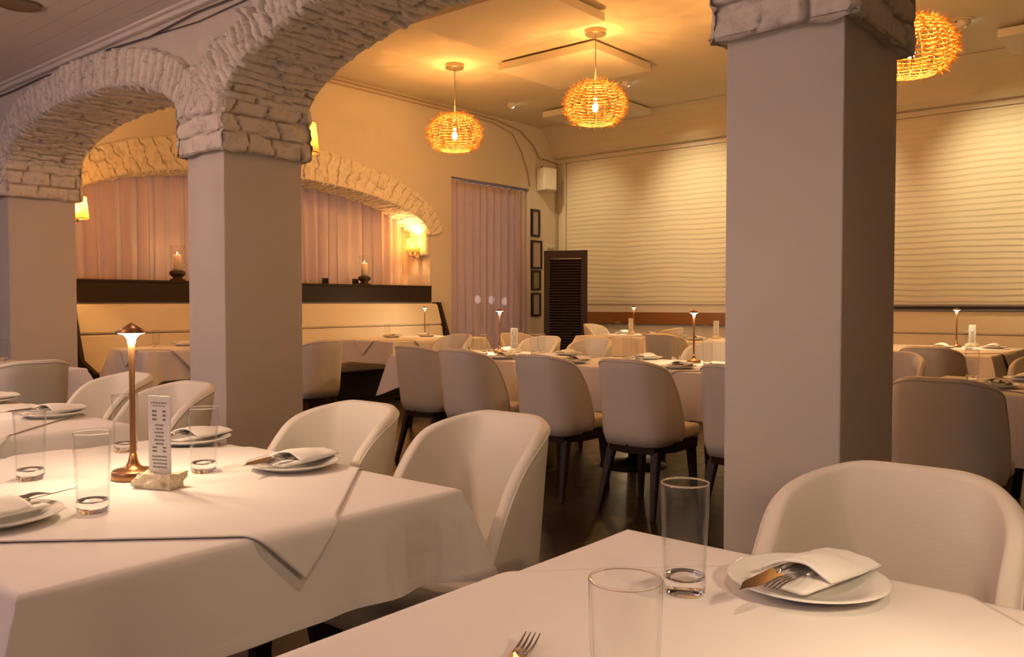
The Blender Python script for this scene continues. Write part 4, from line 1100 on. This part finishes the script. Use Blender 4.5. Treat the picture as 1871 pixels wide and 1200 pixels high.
# --- centre table
lamp(5.45, 4.76, 'bronze table lamp on the centre table before the door curtain')
menu(5.56, 4.69, 135, 'menu card standing right of the centre table lamp')
glass(5.25, 4.76, 'tall clear glass left of the centre lamp, front one'); glass(5.58, 4.99, 'tall clear glass left of the centre lamp, rear one')
glass(5.66, 5.30, 'tall clear glass on the far left corner of the centre table')
glass(5.55, 4.46, 'tall clear glass right of the centre menu, left of the pair'); glass(5.68, 4.49, 'tall clear glass right of the centre menu, right of the pair')
setting(4.99, 4.33, 0, 'at the near edge of the centre table behind the chairs')
setting(5.66, 4.19, 180, 'right end of the centre table below the orange chair')
setting(5.64, 4.83, 180, 'behind the menu on the centre table')
# --- long centre table
lamp(5.48, 2.94, 'bronze table lamp on the long centre table left of the pillar')
glass(5.48, 3.50, 'tall clear glass, left of the pair on the long centre table'); glass(5.40, 3.35, 'tall clear glass, right of the pair on the long centre table')
glass(5.72, 3.22, 'tall clear glass behind, left of the lamp on long centre table'); glass(5.38, 2.78, 'tall clear glass right of the lamp on the long centre table')
setting(4.98, 2.78, 0, 'in front of the lamp on the long centre table')
setting(5.64, 3.42, 180, 'behind the glasses on the long centre table')
setting(4.98, 3.62, 0, 'at the left end of the long centre table')
# --- right table
glass(5.35, 1.12, 'tall clear glass right of the big pillar on the right table')
setting(4.92, 0.92, 0, 'on the table right of the big pillar, nearest one')
setting(5.42, 0.86, 180, 'on the table right of the big pillar, rear one')
lamp(9.02, 2.03, 'bronze table lamp right of the big pillar before the banquette')
menu(9.20, 1.93, 120, 'menu card beside the lamp right of the big pillar')
setting(8.85, 2.12, 180, 'left of the banquette table lamp at far right'); setting(9.08, 1.72, 180, 'right of the banquette table lamp at far right')
glass(8.75, 1.86, 'tall clear glass below the menu on the banquette table at right')
# --- farthest tables
lamp(10.12, 6.36, 'tiny bronze table lamp on the farthest table near the dark screen')
menu(9.95, 6.30, 120, 'menu card on the farthest table near the dark screen')
glass(9.82, 6.43, 'tall clear glass left of the menu on the farthest table')
setting(9.72, 5.88, 0, 'right of the menu on the farthest table'); setting(10.1, 6.50, 180, 'at the left end of the farthest table')
glass(9.10, 4.73, 'tall clear glass left of the menu on the rear table'); menu(9.25, 4.67, 120, 'menu card on the rear table beside the big pillar')
setting(8.90, 4.76, 0, 'left of the menu on the rear table'); setting(9.25, 4.45, 0, 'right of the menu on the rear table')
lamp(9.35, 4.2, 'bronze table lamp on the rear table hidden behind the big pillar')

# ================================================================== candles on the ledge
def hurricane(x, y, label, k=1.0):
    t = thing('candle_holder', label, 'candle holder', (x, y, 1.43))
    bm = bmesh.new(); lathe(bm, [(0.0001, 0), (0.085, 0), (0.088, 0.012), (0.06, 0.028), (0.05, 0.04), (0.085, 0.07), (0.09, 0.10), (0.075, 0.115), (0.0001, 0.11)], 28, False, False); bmk('pedestal', bm, M['rough_bowl'], t, smooth=True)
    bm = bmesh.new(); lathe(bm, [(0.062, 0.11), (0.072, 0.17), (0.070, 0.33), (0.078, 0.40), (0.076, 0.40), (0.068, 0.33), (0.070, 0.17), (0.060, 0.112)], 32, closed=True); bmk('glass_shade', bm, M['thin'], t, smooth=True)
    bm = bmesh.new(); lathe(bm, [(0.0001, 0.112), (0.046, 0.112), (0.046, 0.29), (0.040, 0.297), (0.0001, 0.290)], 24, False, False); c_ = bmk('pillar_candle', bm, M['wax'], t, smooth=True)
    bm = bmesh.new(); tube(bm, [(0, 0, 0.288), (0.002, 0, 0.303)], 0.0015, 6); bmk('wick', bm, M['dark'], c_)
    bm = bmesh.new(); lathe(bm, [(0.0001, 0.298), (0.005, 0.305), (0.006, 0.312), (0.003, 0.324), (0.0001, 0.332)], 12, False, False); bmk('flame', bm, M['flame'], c_, smooth=True)
    add_light('flame_light', 'POINT', (0, 0, 0.345), 0.9, (1.0, 0.55, 0.2), t, 0.006)
hurricane(4.90, YW + 0.12, 'cream pillar candle in glass hurricane left of the left pillar')
hurricane(7.60, YW + 0.10, 'cream pillar candle in a rough bowl on the right half of ledge')
for i, x_ in enumerate((6.90, 7.40)):
    bm = bmesh.new(); 
    box(bm, -0.03, -0.022, -0.03, 0.03, 0, 0.075); box(bm, 0.022, 0.03, -0.03, 0.03, 0, 0.075); box(bm, -0.022, 0.022, -0.03, 0.03, 0.0675, 0.075); box(bm, -0.022, 0.022, -0.03, 0.03, 0, 0.008)
    tag(bmk('tealight_holder', bm, M['dark'], loc=(x_, YW + 0.05, 1.43)), ['small dark square tealight holder on the ledge, left one', 'small dark square tealight holder on the ledge beside the candle bowl'][i], 'candle holder')
